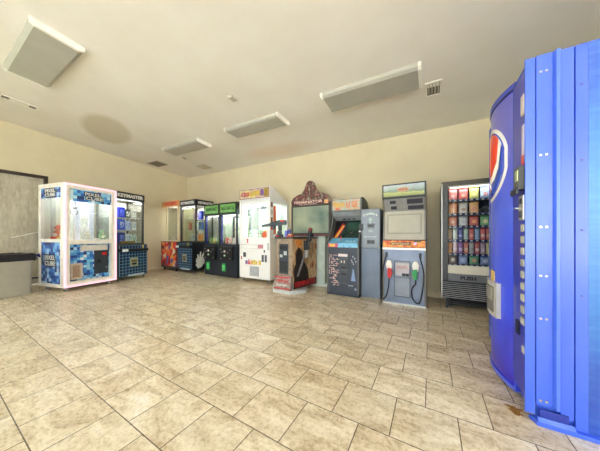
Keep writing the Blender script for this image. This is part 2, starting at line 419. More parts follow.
troffer(-4.70, 3.04, 1.29, .35, 'unlit fluorescent light farthest left of the row, near the room corner')
def vent(x, y, w, dp, label, fr, slatm, n, along='x', bm_=None):
    o = thing('ceiling_vent', label, 'vent', (0, 0, 0)); on_ceiling(o, x, y)
    hw, hd, b = w/2, dp/2, .022
    pb(o, 'frame', fr, (-hw, hw, -hd, -hd+b, -.014, 0), (-hw, hw, hd-b, hd, -.014, 0), (-hw, -hw+b, -hd, hd, -.014, 0), (hw-b, hw, -hd, hd, -.014, 0), bev=.003)
    pb(o, 'inner_plate', bm_ or BLACK, (-hw+b, hw-b, -hd+b, hd-b, -.002, 0))
    m = MB()
    for i in range(n):
        if along == 'x':
            yy = -hd+b+(i+.5)*(2*hd-2*b)/n; m.prism([(yy-.008, -.003), (yy+.008, -.012), (yy+.010, -.011), (yy-.006, -.002)], -hw+b, hw-b, 'x')
        else:
            xx = -hw+b+(i+.5)*(2*hw-2*b)/n; m.prism([(xx-.008, -.003), (xx+.008, -.012), (xx+.010, -.011), (xx-.006, -.002)], -hd+b, hd-b, 'y')
    m.build('louvre', slatm, o); return o
VD = M((96, 90, 80), .6)
v = vent(.034, 3.24, .18, .275, 'square white ceiling vent with a dark grille', LIGHTWHITE, M((170, 164, 150), .5), 4, 'y', VD)
pb(v, 'damper_plate', LIGHTWHITE, (-.065, .065, -.115, -.045, -.010, -.003))
v = vent(-5.77, .855, .16, .40, 'slim slot ceiling vent above the grey wall door', LIGHTWHITE, M((150, 144, 130), .5), 9, 'x', VD)
pb(v, 'blank_plate', LIGHTWHITE, (-.055, .055, -.10, .10, -.012, -.003))
vent(-6.59, 3.41, .50, .32, 'dark louvred ceiling vent close to the left wall', M((190, 180, 158), .5), M((120, 112, 98), .5), 8, 'x', VD)
vent(-5.48, 4.06, .34, .30, 'pale square ceiling vent nearest the corner of the room', M((196, 186, 164), .5), M((186, 176, 154), .5), 8, 'x', M((150, 142, 124), .6))
o = thing('smoke_detector', 'small pale detector alone in the middle of the ceiling', 'detector', (0, 0, 0)); on_ceiling(o, -2.44, 2.285)
pb(o, 'base_plate', M((214, 206, 188), .5), (-.05, .05, -.065, .065, -.012, 0), bev=.003); pb(o, 'cover', M((196, 190, 174), .5), (-.038, .038, -.05, .05, -.028, -.012), bev=.006)
o = thing('exit_light_bracket', 'small white bracket under the light nearest the corner', 'bracket', (0, 0, 0)); on_ceiling(o, -5.28, 3.43)
pb(o, 'plate', LIGHTWHITE, (-.10, .10, -.06, .06, -.012, 0), bev=.003); pb(o, 'lamp_head', M((150, 144, 130), .5), (-.11, -.07, -.05, .05, -.03, -.012), bev=.008)

# ------------------------------------------------------------------ prizes
def plush(name, label, cat, rgb, loc, s=1.0, belly=(240, 230, 210), rot=0, ears=True, group=None):
    o = thing(name, label, cat, (loc[0], loc[1], loc[2]+.002), rot, group)
    fur = M(rgb, .9, var=.18, scale=60); bl = M(belly, .9, var=.12, scale=60)
    m = MB().ball((0, 0, .055*s), .055*s, (1, .85, 1)).ball((0, -.005*s, .135*s), .045*s)
    for a in (-1, 1):
        m.ball((a*.052*s, -.02*s, .075*s), .02*s, (1, 1, 1.5)); m.ball((a*.035*s, -.045*s, .021*s), .021*s, (1, 1.4, 1))
        if ears: m.ball((a*.033*s, 0, .175*s), .017*s)
    m.build('body', fur, o)
    MB().ball((0, -.047*s, .058*s), .033*s, (1, .4, 1)).build('belly', bl, o)
    MB().ball((0, -.045*s, .128*s), .018*s, (1.1, .8, .8)).build('muzzle', bl, o)
    MB().ball((-.016*s, -.044*s, .147*s), .006*s, u=8, v=6).ball((.016*s, -.044*s, .147*s), .006*s, u=8, v=6).build('eyes', BLACK, o)
    return o
def prize_box(label, rgb, band, loc, w, h, dp=.06, rot=0, group=None):
    o = thing('prize_box', label, 'box', (loc[0], loc[1], loc[2]+.002), rot, group)
    pb(o, 'carton', M(rgb, .4), (-w/2, w/2, -dp/2, dp/2, 0, h), bev=.003)
    pb(o, 'printed_panel', art([band, rgb, tuple(min(255, v+50) for v in band)], 30), (-w*.36, w*.36, -dp/2-.002, -dp/2, h*.2, h*.75))
    return o

def world(root, p):
    """point of a machine's own frame in room coordinates"""
    a = root.rotation_euler.z; x, y, z = [u*v for u, v in zip(p, root.scale)]; l = root.location
    return (l.x+x*math.cos(a)-y*math.sin(a), l.y+x*math.sin(a)+y*math.cos(a), l.z+z)

def lamp(root, x0, x1, y0, y1, z, power, col=(1, .98, .95)):
    l = bpy.data.lights.new('cabinet_lamp', 'AREA'); l.shape = 'RECTANGLE'; l.size = x1-x0; l.size_y = y1-y0; l.energy = power; l.color = col
    o = bpy.data.objects.new('cabinet_lamp', l); C.objects.link(o); o.parent = root; o.location = ((x0+x1)/2, (y0+y1)/2, z); return o
def claw(root, x, y, ztop, zc, W, D):
    pb(root, 'gantry_rail', STEEL, (.06, W-.06, y-.05, y-.035, ztop-.03, ztop-.015), (.06, W-.06, y+.035, y+.05, ztop-.03, ztop-.015))
    c = pb(root, 'claw_carriage', DKGREY, (x-.05, x+.05, y-.055, y+.055, ztop-.075, ztop-.015), bev=.006)
    pt(c, 'cord', BLACK, [(x, y, ztop-.07), (x, y, zc+.06)], .005)
    m = MB().lathe([(.012, 0), (.028, .01), (.028, .05), (.012, .065)], (x, y, zc))
    for k in range(3):
        a = R(120*k+30); u, v_ = math.cos(a), math.sin(a)
        m.tube([(x+u*.02, y+v_*.02, zc+.012), (x+u*.06, y+v_*.06, zc-.02), (x+u*.065, y+v_*.065, zc-.07), (x+u*.03, y+v_*.03, zc-.11)], .006, 6)
    m.build('grabber', CHROME, c)

# ------------------------------------------------------------------ pixel crane machine by the door
BLUES = [(30, 70, 160), (206, 228, 240), (226, 232, 236), (150, 205, 235), (52, 120, 205), (84, 160, 225), (120, 195, 235), (40, 95, 185), (24, 52, 120), (190, 228, 244), (66, 138, 214), (100, 180, 230)]
BL2 = [(24, 56, 130), (130, 180, 226), (186, 210, 236), (44, 104, 190), (30, 70, 150), (70, 140, 212), (20, 44, 110), (110, 176, 228), (36, 84, 170)]
r = thing('claw_machine', 'white and pink claw machine with blue pixel panels, next to the trash can', 'claw machine', (-5.612, 1.322, 0), 101.7)
W, D, H = .858, .773, 1.96
pb(r, 'foot', STEEL, (.04, .09, .05, .10, 0, .075), bev=.006); pb(r, 'foot', STEEL, (W-.13, W-.08, .05, .10, 0, .075), bev=.006)
pb(r, 'foot', STEEL, (.04, .09, D-.18, D-.13, 0, .075), bev=.006); pb(r, 'foot', STEEL, (W-.13, W-.08, D-.18, D-.13, 0, .075), bev=.006)
pb(r, 'base_body', OFFW, (.012, W-.012, .10, D, .07, .90))
pb(r, 'corner_post', OFFW, (0, .09, .0, .09, .07, H-.03), bev=.005); pb(r, 'corner_post', OFFW, (W-.09, W, 0, .09, .07, H-.03), bev=.005)
pb(r, 'corner_post', OFFW, (0, .06, D-.06, D, .07, H-.03), bev=.005); pb(r, 'corner_post', OFFW, (W-.06, W, D-.06, D, .07, H-.03), bev=.005)
for b_ in ((.09, W-.09, .0, .06, .07, .165), (.09, W-.09, 0, .09, .845, .925), (.09, W-.09, 0, .06, 1.87, H-.03)): pb(r, 'front_rail', OFFW, b_, bev=.004)
pb(r, 'roof', OFFW, (0, W, .0, D, H-.03, H), bev=.004)
PK = emit((255, 200, 218), .55, 'pink_led_edge')
pb(r, 'pink_edge_strip', PK, (0, .038, -.008, .001, .07, H), (W-.038, W, -.008, .001, .07, H), (0.038, W-.038, -.008, .001, .07, .105), (.038, W-.038, -.008, .001, H-.035, H), bev=.002)
pb(r, 'header_panel', pixels(.055, BLUES, seed=3), (.09, W-.09, .02, .045, 1.645, 1.87))
text(r, 'lettering', 'PIXEL', .085, M((20, 30, 60), .4), (W*.52, .018, 1.80), fat=.014, width=.29); text(r, 'lettering', 'PIXEL', .085, WHITE, (W*.52, .014, 1.80), fat=.001, width=.26)
text(r, 'lettering', 'CUBE', .085, M((20, 30, 60), .4), (W*.55, .018, 1.725), fat=.014, width=.31); text(r, 'lettering', 'CUBE', .085, WHITE, (W*.55, .014, 1.725), fat=.001, width=.28)
pb(r, 'front_glass', GLASS, (.09, W-.09, .03, .036, .925, 1.645))
# lower front window: pixel wall, prize bin, ledge and coin door
pb(r, 'pixel_panel', pixels(.05, BLUES, seed=9), (.09, W-.09, .085, .10, .165, .845))
pb(r, 'ledge', M((214, 208, 200), .4), (.27, .70, .01, .085, .715, .825), bev=.006)
b = pb(r, 'prize_bin', M((206, 190, 176), .5), (.115, .285, .015, .085, .195, .225), (.115, .135, .015, .085, .195, .49), (.265, .285, .015, .085, .195, .49), (.115, .285, .015, .085, .455, .49), bev=.003)
pb(b, 'flap', M((178, 150, 128), .5), (.135, .265, .07, .084, .225, .455))
b = pb(r, 'coin_door', M((52, 60, 68), .45), (.50, .735, .055, .085, .245, .715), bev=.004)
pb(b, 'coin_slot', RED, (.62, .70, .045, .055, .615, .665), bev=.003); pb(b, 'ticket_slot', BLACK, (.53, .60, .048, .055, .46, .53), bev=.003)
MB().lathe([(.012, 0), (.012, .014), (.004, .016)], (.69, .055, .59), 'y', 12).lathe([(.012, -.014), (.012, 0)], (.69, .055, .36), 'y', 12).build('lock', CHROME, b)
# left side
for b_ in ((0, .05, .09, D-.06, .07, .135), (0, .05, .09, D-.06, .885, .945), (0, .05, .09, D-.06, 1.88, H-.03)): pb(r, 'side_rail', OFFW, b_, bev=.004)
pb(r, 'side_panel', pixels(.06, BL2, seed=1), (.004, .03, .13, D-.09, .125, .885))
pb(r, 'side_header', pixels(.06, BL2, seed=5), (.004, .03, .13, D-.08, 1.70, 1.88))
pb(r, 'side_glass', GLASS, (.012, .018, .09, D-.06, .945, 1.70)); pb(r, 'side_glass', GLASS, (W-.018, W-.012, .09, D-.06, .945, 1.88))
for b_ in ((W-.05, W, .09, D-.06, .07, .945), (W-.05, W, .09, D-.06, 1.88, H-.03)): pb(r, 'side_rail', OFFW, b_, bev=.004)
for z, s, hh in ((.60, 'PIXEL', .115), (.495, 'CUBE', .115), (1.825, 'PIXEL', .085), (1.75, 'CUBE', .085)):
    text(r, 'lettering', s, hh, M((26, 24, 40), .4), (.002, D*.52, z), 'left', fat=.02, width=.36 if hh > .1 else .34)
    text(r, 'lettering', s, hh, WHITE, (-.002, D*.52, z), 'left', fat=.002, width=.32 if hh > .1 else .31)
# inside
pb(r, 'prize_deck', WHITE, (.05, W-.05, .09, D-.02, .90, .93))
pb(r, 'back_panel', art([(226, 230, 222), (200, 206, 190), (244, 244, 240)], 3, vor=False), (.06, W-.06, D-.03, D-.005, .93, 1.92))
for x in (.35, .58): pb(r, 'reflection_bar', M((228, 230, 244), .3), (x, x+.085, .38, .44, .93, 1.78), bev=.005)  # pale bars standing in for streaks mirrored in the glass
pb(r, 'lamp_strip', emit((255, 250, 245), 2.5), (.10, W-.10, .12, .15, 1.90, 1.92)); pb(r, 'lamp_strip', emit((255, 250, 245), 2.5), (.08, .10, .20, D-.15, 1.90, 1.92))
claw(r, .30, .28, 1.90, 1.52, W, D); lamp(r, .10, W-.10, .16, D-.1, 1.915, 8)
plush('plush_toy', 'red plush toy behind the side glass of the white claw machine', 'plush toy', (226, 70, 56), world(r, (.215, .59, .93)), 1.5, rot=11)
plush('plush_toy', 'yellow plush toy beside the red one in the white claw machine', 'plush toy', (232, 214, 90), world(r, (.20, .385, .93)), 1.3, rot=11)
plush('plush_toy', 'white plush toy behind the middle of the front glass of the white claw machine', 'plush toy', (232, 232, 226), world(r, (.42, .17, .93)), 1.0, rot=101)
plush('plush_toy', 'pale green plush toy at the far end of the white claw machine', 'plush toy', (150, 190, 150), world(r, (.70, .20, .93)), 1.0, rot=101)

# ------------------------------------------------------------------ key prize machines
def key_machine(r, W, H, setb, D, zl, left_glass=True, right_splat=False, yl=False):
    gm = gridmat(.068, (6, 14, 44), (12, 30, 80), (120, 176, 200), 'xz', .06)
    for x in (.04, W-.09):
        for y in (.05, D-.12):
            MB().lathe([(.022, 0), (.022, .012), (.010, .02), (.010, .085)], (x+.025, y, 0)).build('foot', CHROME, r)
    pb(r, 'lower_cabinet', M((40, 48, 64), .4), (0, W, .012, D, .08, zl))
    pb(r, 'grid_panel', gm, (.03, W-.02, .0, .014, .10, zl-.02))
    pb(r, 'toe_bar', M((176, 196, 214), .4), (W*.30, W*.85, -.03, .0, .085, .125), bev=.006)
    b = pb(r, 'emblem', M((168, 166, 140), .4), (W*.38, W*.64, -.010, .0, .30, .50), bev=.004)
    pb(b, 'prize_slot', BLACK, (W*.43, W*.59, -.013, -.010, .335, .385)); pb(b, 'emblem_band', M((96, 84, 40), .4), (W*.41, W*.61, -.013, -.010, .405, .45))
    u = pb(r, 'control_shelf', BLACK, (.02, W-.02, -.055, .012, zl-.155, zl-.085), bev=.008)
    pb(u, 'card_reader', M((226, 230, 234), .4), (.05, .17, -.075, -.05, zl-.15, zl-.09), bev=.008)
    m = MB().lathe([(.022, 0), (.018, .012), (.006, .016), (.006, .05)], (W-.14, -.035, zl-.088)); m.ball((W-.14, -.035, zl-.03), .016); m.build('joystick', YEL, u)
    # glass upper part
    P = M((66, 62, 60), .35, .3); y0 = setb
    pb(r, 'deck', M((70, 66, 60), .5), (.0, W, y0-.01, D, zl, zl+.03))
    for x in (0, W-.035):
        for y in (y0, D-.035): pb(r, 'corner_post', P, (x, x+.035, y, y+.035, zl+.03, H-.13))
    pb(r, 'front_glass', GLASS, (.035, W-.035, y0+.012, y0+.018, zl+.03, H-.13))
    for x in (.012, W-.018): pb(r, 'side_glass', GLASS, (x, x+.006, y0+.035, D-.035, zl+.03, H-.13))
    pb(r, 'back_panel', art([(196, 194, 168), (222, 220, 206), (178, 176, 150)], 2.5, vor=False), (.035, W-.035, D-.03, D-.01, zl+.03, H-.13))
    pb(r, 'header', BLACK, (-.005, W+.005, y0-.02, D, H-.165, H), bev=.006)
    pb(r, 'header_face', M((70, 78, 84), .3), (.02, W-.02, y0-.024, y0-.019, H-.135, H-.03))
    text(r, 'lettering', 'KEYMASTER', .10, WHITE, (W/2, y0-.026, H-.083), fat=.004, width=W*.86)
    pb(r, 'lamp_strip', emit((250, 252, 255), 1.5), (.06, W-.06, y0+.05, y0+.08, H-.18, H-.166))
    lamp(r, .08, W-.08, y0+.08, D-.1, H-.17, 9)
    # two display shelves
    for z in (zl+.33, zl+.62): pb(r, 'display_shelf', M((214, 220, 220), .2), (.05, W-.05, D-.45, D-.035, z, z+.012))
KW = .676
r2 = thing('prize_machine', 'dark blue grid key game machine standing beside the white claw machine', 'prize machine', (-5.869, 2.22, 0), 102.85)
key_machine(r2, KW, 2.0, .12, .70, .80)
G2 = 'prize cartons in the blue key machine'
def p2(x, y, z, label, rgb, band, w, h): prize_box(label, rgb, band, world(r2, (x, y, z)), w, h, .07, 102.85, G2)
p2(.29, .34, 1.432, 'dark blue carton at top left in the key machine by the claw machine', (36, 48, 190), (80, 100, 230), .13, .24)
p2(.29, .34, 1.142, 'bright blue carton at middle left in the key machine by the claw machine', (60, 90, 235), (160, 180, 255), .13, .25)
p2(.29, .34, .83, 'navy carton at bottom left in the key machine by the claw machine', (40, 50, 150), (90, 120, 220), .13, .25)
p2(.43, .34, 1.432, 'black carton at top centre in the key machine by the claw machine', (44, 46, 54), (220, 220, 214), .11, .20)
p2(.57, .34, 1.432, 'cream carton at top right in the key machine by the claw machine', (206, 204, 190), (236, 236, 230), .12, .18)
p2(.43, .34, 1.142, 'pale blue carton at middle centre in the key machine by the claw machine', (196, 206, 236), (150, 160, 220), .11, .22)
p2(.57, .34, 1.142, 'white carton at middle right in the key machine by the claw machine', (232, 234, 234), (180, 200, 210), .11, .21)
p2(.43, .34, .83, 'grey white carton at bottom centre in the key machine by the claw machine', (214, 222, 226), (150, 170, 190), .12, .22)
p2(.57, .34, .83, 'light green carton at bottom right in the key machine by the claw machine', (206, 226, 214), (150, 190, 170), .12, .20)
pb(r2, 'gold_key_rack', M((150, 120, 50), .35, .5), (.17, .50, .16, .22, .83, .885), bev=.006)

r4 = thing('prize_machine', 'blue grid key game machine with a black side and white splash print in the corner', 'prize machine', (-6.18, 3.72, 0), 0)
key_machine(r4, .70, 2.0, .10, .66, .83)
pb(r4, 'side_cover', BLACK, (.70, .712, .0, .66, .09, .82))
# white splash: fingers of paint fanning from the lower front corner
m = MB(); q = random.Random(3)
for a, l, wd in ((100, .36, .05), (84, .44, .05), (68, .46, .045), (52, .42, .05), (36, .30, .05), (116, .26, .04), (130, .2, .04), (20, .24, .05)):
    ca, sa = math.cos(R(a)), math.sin(R(a)); bx_, bz_ = .20, .20; l *= .85
    n = 6; pts = []
    for k in range(n+1): f = k/n; wv_ = wd*(.6+.5*math.sin(f*math.pi)+q.uniform(-.15, .15)); pts.append((bx_+ca*l*f-sa*wv_/2, bz_+sa*l*f+ca*wv_/2))
    for k in range(n, -1, -1): f = k/n; wv_ = wd*(.6+.5*math.sin(f*math.pi)+q.uniform(-.15, .15)); pts.append((bx_+ca*l*f+sa*wv_/2, bz_+sa*l*f-ca*wv_/2))
    m.prism(pts, .711, .714)
m.prism([(.20+.11*math.cos(R(i*30))*q.uniform(.8, 1.2), .21+.09*math.sin(R(i*30))*q.uniform(.8, 1.2)) for i in range(12)], .711, .7145)
m.build('splash_print', M((226, 224, 216), .4, var=.15, scale=40), r4)
text(r4, 'lettering', 'KEYMASTER', .09, WHITE, (.707, .40, 1.917), 'right', fat=.004, width=.48)
G4 = 'prize cartons in the corner key machine'
def p4(x, y, z, label, rgb, band, w, h): prize_box(label, rgb, band, world(r4, (x, y, z)), w, h, .07, 0, G4)
p4(.10, .34, 1.172, 'red upright carton at left in the corner key machine', (206, 44, 52), (240, 130, 120), .08, .22)
p4(.36, .34, 1.462, 'mauve carton on the top shelf of the corner key machine', (160, 140, 150), (90, 70, 90), .16, .20)
p4(.36, .34, 1.172, 'pale green carton in the middle of the corner key machine', (190, 206, 180), (120, 130, 110), .18, .20)
p4(.60, .34, 1.462, 'royal blue carton at top right in the corner key machine', (60, 76, 220), (130, 150, 250), .13, .24)
p4(.60, .34, 1.172, 'steel blue carton at middle right in the corner key machine', (70, 110, 170), (40, 60, 110), .13, .22)
p4(.28, .34, .86, 'light teal carton at bottom left in the corner key machine', (180, 210, 214), (110, 140, 150), .24, .20)
p4(.57, .34, .86, 'orange carton at bottom right in the corner key machine', (226, 160, 80), (200, 110, 40), .15, .20)

# red comic crane in the very corner
r3 = thing('claw_machine', 'small prize machine with red comic print base and orange header in the corner', 'claw machine', (-7.0, 3.72, 0), 0)
W = .785; H = 2.02
for x in (.08, W-.08):
    for y in (.06, .5): MB().lathe([(.028, 0), (.028, .03), (.012, .035), (.012, .085)], (x, y, 0)).build('foot', BLACK, r3)
pb(r3, 'base_body', M((120, 60, 50), .45), (0, W, .01, .66, .08, .84), bev=.004)
pb(r3, 'comic_panel', art([(214, 48, 40), (240, 120, 70), (232, 220, 190), (206, 36, 40), (80, 110, 190), (222, 60, 48), (240, 170, 90), (120, 60, 60), (210, 44, 44)], 10), (.015, W-.015, -.002, .012, .13, .82))
pb(r3, 'kick_plate', DKGREY, (.01, W-.01, -.002, .012, .082, .125))
PS = M((226, 212, 178), .35)
for x in (.16, W-.05):
    for y in (.06, .61): pb(r3, 'corner_post', PS, (x, x+.05, y, y+.05, .84, 1.88), bev=.004)
pb(r3, 'sill', PS, (.16, W, .05, .66, .84, .87))
pb(r3, 'front_glass', GLASS, (.21, W-.05, .075, .081, .87, 1.88)); pb(r3, 'side_glass', GLASS, (W-.02, W-.014, .11, .61, .87, 1.88)); pb(r3, 'side_glass', GLASS, (.17, .176, .11, .61, .87, 1.88))
pb(r3, 'back_panel', art([(150, 156, 90), (206, 206, 160), (232, 226, 196)], 2.2, vor=False, stretch=(2.5, 1, .5)), (.21, W-.05, .62, .65, .87, 1.88))
hd_ = pb(r3, 'header', M((238, 176, 110), .4), (.0, W, .03, .66, 1.87, 2.02), bev=.008)
pb(hd_, 'header_face', M((248, 150, 110), .35), (.17, W-.005, .024, .031, 1.885, 2.005))
strokes(hd_, 'lettering', M((206, 50, 36), .4), .20, W-.04, 1.90, 1.99, .024, 8, 11)
pb(r3, 'lamp_strip', emit((255, 248, 225), 1.5), (.23, W-.07, .12, .15, 1.855, 1.868))
claw(r3, .40, .38, 1.86, 1.45, W, .66); lamp(r3, .18, W-.08, .14, .58, 1.865, 4, (1, .96, .85))
G3 = 'plush toys in the corner claw machine'
for i, (x, y, c, nm) in enumerate([(.31, .20, (226, 214, 196), 'cream plush toy at left in the red comic print machine'), (.47, .18, (214, 190, 176), 'tan plush toy in the middle of the red comic print machine'), (.64, .22, (226, 150, 140), 'salmon plush toy at right in the red comic print machine')]):
    plush('plush_toy', nm, 'plush toy', c, world(r3, (x, y, .87)), .82, group=G3)

# ------------------------------------------------------------------ twin green-topped cranes
def twin(r, W, bar):
    H = 1.815; D = .50
    dk = M((38, 44, 54), .4)
    pb(r, 'base_body', dk, (0, W, .0, D, .0, .80), bev=.004)
    pb(r, 'corner_post', dk, (0, .035, 0, .04, .80, H), bev=.003); pb(r, 'corner_post', dk, (W-.035, W, 0, .04, .80, H), bev=.003)
    pb(r, 'rear_post', dk, (0, .035, D-.04, D, .80, H), bev=.003); pb(r, 'rear_post', dk, (W-.035, W, D-.04, D, .80, H), bev=.003)
    h = pb(r, 'header', M((20, 34, 24), .35), (-.004, W+.004, -.015, D, 1.525, H), bev=.005)
    pb(h, 'header_face', art([(196, 200, 90), (104, 168, 84), (136, 196, 112), (80, 152, 86)], 7, vor=False), (.045, W-.045, -.019, -.014, 1.575, 1.775))
    strokes(h, 'lettering', M((24, 70, 40), .4), .09, W-.07, 1.635, 1.72, -.019, 7, 20+int(W*1000), lw=.26)
    pb(r, 'front_glass', GLASS, (.035, W-.035, .012, .018, .80, 1.53)); 
    for x in (.01, W-.016): pb(r, 'side_glass', GLASS, (x, x+.006, .04, D-.04, .80, 1.53))
    pb(r, 'back_panel', art([(90, 120, 80), (196, 206, 180), (236, 236, 220), (150, 150, 110)], 4, vor=False, stretch=(3, 1, .6)), (.035, W-.035, D-.03, D-.01, .80, 1.53))
    pb(r, 'blue_trim', M((44, 60, 170), .3), (.035, .05, .02, .06, .80, 1.53))
    pb(r, 'lamp_strip', emit((240, 255, 240), 1.5), (.06, W-.06, .06, .09, 1.505, 1.522))
    c = pb(r, 'control_box', BLACK, (.06, W-.10, -.07, .0, .40, .74), bev=.012)
    m = MB(); m.lathe([(.028, -.0), (.028, .012), (.02, .016)], (W*.44, -.086, .63), 'y', 14); m.build('push_button', M((226, 222, 200), .3), c)
    m = MB(); m.lathe([(.026, -.0), (.026, .012), (.018, .016)], (W*.44, -.086, .53), 'y', 14); m.build('push_button', M((196, 224, 190), .3), c)
    for x, z in ((.12, .68), (.13, .45), (W-.17, .67), (W-.16, .46), (W*.28, .61), (W*.60, .60)): pb(c, 'sticker', M((150, 160, 170), .4), (x-.016, x+.016, -.074, -.068, z-.010, z+.010))
    d = pb(r, 'prize_chute', M((56, 150, 84), .4), (.10, .22, -.018, .0, .13, .33), bev=.006)
    pb(d, 'chute_flap', M((92, 214, 124), .35), (.115, .205, -.023, -.017, .15, .29), bev=.004)
    claw(r, W*.55, .25, 1.52, 1.25, W, D); lamp(r, .06, W-.06, .08, D-.06, 1.52, 6, (.92, 1, .92))
r5 = thing('claw_machine', 'black claw machine with green header, next to the key machine in the corner', 'claw machine', (-5.15, 3.84, 0), 0); twin(r5, .585, 0)
r6 = thing('claw_machine', 'black claw machine with green header, next to the tall white claw machine', 'claw machine', (-4.545, 3.825, 0), 0); twin(r6, .597, 1)
G5 = 'plush toys in the black claw machine by the key machine'; G6 = 'plush toys in the black claw machine by the white machine'
for x, y, c, nm in [(.12, .12, (130, 200, 80), 'lime plush toy at left'), (.25, .11, (226, 216, 90), 'yellow plush toy left of centre'), (.375, .12, (120, 190, 90), 'leaf green plush toy right of centre'), (.50, .13, (236, 226, 120), 'pale yellow plush toy at right'), (.20, .30, (220, 210, 120), 'sandy plush toy at the back left'), (.40, .30, (90, 150, 90), 'dark green plush toy at the back right')]:
    plush('plush_toy', nm+' of the black claw machine nearest the corner', 'plush toy', c, world(r5, (x, y+.01, .80)), .82, group=G5)
for x, y, c, nm in [(.12, .12, (226, 70, 60), 'scarlet plush toy at left'), (.25, .11, (236, 190, 180), 'light pink plush toy left of centre'), (.38, .12, (232, 228, 222), 'white plush toy right of centre'), (.50, .13, (206, 210, 214), 'silver grey plush toy at right'), (.20, .30, (214, 90, 80), 'brick red plush toy at the back left'), (.40, .30, (190, 196, 190), 'grey plush toy at the back right')]:
    plush('plush_toy', nm+' in the black machine beside the white one', 'plush toy', c, world(r6, (x, y+.01, .80)), .82, group=G6)

# ------------------------------------------------------------------ tall white crane
r7 = thing('claw_machine', 'tall white claw machine with red and yellow marquee and a glazed right side', 'claw machine', (-3.719, 3.68, 0), 0)
r7.scale = (.974, 1, .985)
W, D, H = .886, .72, 1.82
WH = M((246, 246, 246), .35, var=.03)
for x in (.05, W-.09):
    for y in (.06, D-.1): MB().lathe([(.03, 0), (.03, .03), (.014, .04), (.014, .085)], (x+.02, y, 0)).build('caster', STEEL, r7)
pb(r7, 'base_body', WH, (0, W, 0, D, .08, .86), bev=.008)
pb(r7, 'corner_post', WH, (0, .09, 0, .09, .86, H-.10), bev=.006); pb(r7, 'corner_post', WH, (W-.09, W, 0, .12, .86, H-.10), bev=.006)
pb(r7, 'corner_post', WH, (0, .06, D-.06, D, .86, H-.10), bev=.006); pb(r7, 'corner_post', WH, (W-.06, W, D-.08, D, .86, H-.10), bev=.006)
pb(r7, 'roof', WH, (0, W, 0, D, H-.10, H), bev=.006)
mq = pp(r7, 'marquee', WH, [(.0, H-.02), (.0, 2.06), (.10, 2.06), (D*.9, H-.02)], .0, W, 'x')
pb(mq, 'marquee_border', M((120, 60, 50), .4), (.01, W-.02, -.008, .0, 1.835, 2.05))
pb(mq, 'marquee_face', art([(214, 200, 170), (190, 150, 160), (226, 216, 150), (206, 170, 120)], 6, vor=False), (.025, W-.035, -.012, -.007, 1.85, 2.035))
pb(mq, 'marquee_panel', M((150, 120, 30), .4), (W-.15, W-.045, -.014, -.011, 1.86, 2.025))
strokes(mq, 'lettering', M((200, 40, 44), .4), .07, .31, 1.89, 1.99, -.013, 3, 5, lw=.3)
strokes(mq, 'lettering', M((214, 180, 20), .4), .32, .62, 1.89, 2.0, -.014, 6, 8, lw=.3)
text(mq, 'lettering', '8', .19, M((100, 50, 150), .4), (.68, -.013, 1.945), fat=.008)
pb(r7, 'front_glass', GLASS, (.09, W-.09, .02, .026, .99, H-.10)); pb(r7, 'side_glass', GLASS, (W-.02, W-.014, .12, D-.08, .99, H-.10)); pb(r7, 'side_glass', GLASS, (.014, .02, .09, D-.06, .99, H-.10))
pb(r7, 'front_rail', WH, (.09, W-.09, 0, .09, .86, .99), bev=.004); pb(r7, 'side_rail', WH, (W-.06, W, .12, D-.08, .86, .99), bev=.004); pb(r7, 'side_rail', WH, (0, .06, .09, D-.06, .86, .99), bev=.004)
pb(r7, 'inner_deck', WH, (.06, W-.06, .09, D-.04, .86, .97))
pb(r7, 'back_panel', art([(80, 150, 104), (170, 220, 190), (236, 246, 240), (206, 236, 216)], 3.5, vor=False, stretch=(3, 1, .5)), (.06, W-.06, D-.05, D-.03, .97, H-.10))
pb(r7, 'lamp_strip', emit((245, 255, 250), 2.5), (.10, W-.10, .10, .13, H-.115, H-.101)); pb(r7, 'lamp_strip', emit((245, 255, 250), 2.5), (.10, .115, .10, .12, 1.0, H-.12))
for z, c in ((1.68, (110, 70, 60)), (1.52, (210, 200, 190)), (1.36, (120, 80, 50)), (1.20, (206, 80, 60))):
    pb(r7, 'side_sticker', M(c, .4), (W-.0005, W+.002, .03, .09, z-.05, z+.05))
pb(r7, 'side_banner', M((232, 120, 70), .4), (W-.012, W-.006, .13, .22, 1.05, 1.66))
cp = pb(r7, 'control_panel', WH, (.06, W-.03, -.05, .0, .72, .86), bev=.012)
pb(cp, 'trim_line', M((176, 170, 170), .4), (.08, W-.22, -.053, -.049, .745, .75), (.08, W-.22, -.053, -.049, .82, .826))
m = MB().lathe([(.025, 0), (.018, .015), (.007, .02), (.007, .06)], (.26, -.01, .855)); m.ball((.26, -.01, .93), .020); m.build('joystick', RED, cp)
pb(cp, 'display', M((196, 130, 140), .4), (.60, .74, -.053, -.049, .75, .83))
pb(r7, 'coin_slot', DKGREY, (.12, .20, -.006, .001, .545, .65), (.72, .75, -.006, .001, .66, .72), bev=.002)
pb(r7, 'bill_slot', M((96, 96, 104), .4), (.66, .72, -.006, .001, .46, .61), (.745, .80, -.006, .001, .46, .61), bev=.002)
pb(r7, 'lock_plate', M((200, 120, 110), .4), (.05, .085, -.005, .001, .49, .56))
LC = [(146, 84, 170), (226, 90, 100), (240, 170, 60), (236, 214, 70), (232, 196, 60), (236, 206, 90)]
MB().prism([(.74+(.085 if i % 2 else .05)*math.cos(R(i*22.5)), 1.045+(.085 if i % 2 else .05)*math.sin(R(i*22.5))) for i in range(16)], -.012, -.004, 'y').build('starburst_sign', M((226, 96, 60), .4), r7)
for i, c in enumerate(LC):
    strokes(r7, 'lettering', M(c, .4), .18+i*.078, .18+(i+1)*.078, .385, .475+.02*(i % 2), -.001, 1, 40+i, lw=.36)
gr = pb(r7, 'speaker_grille', M((150, 156, 162), .4), (.32, .575, -.006, .001, .14, .345), bev=.002)
m = MB()
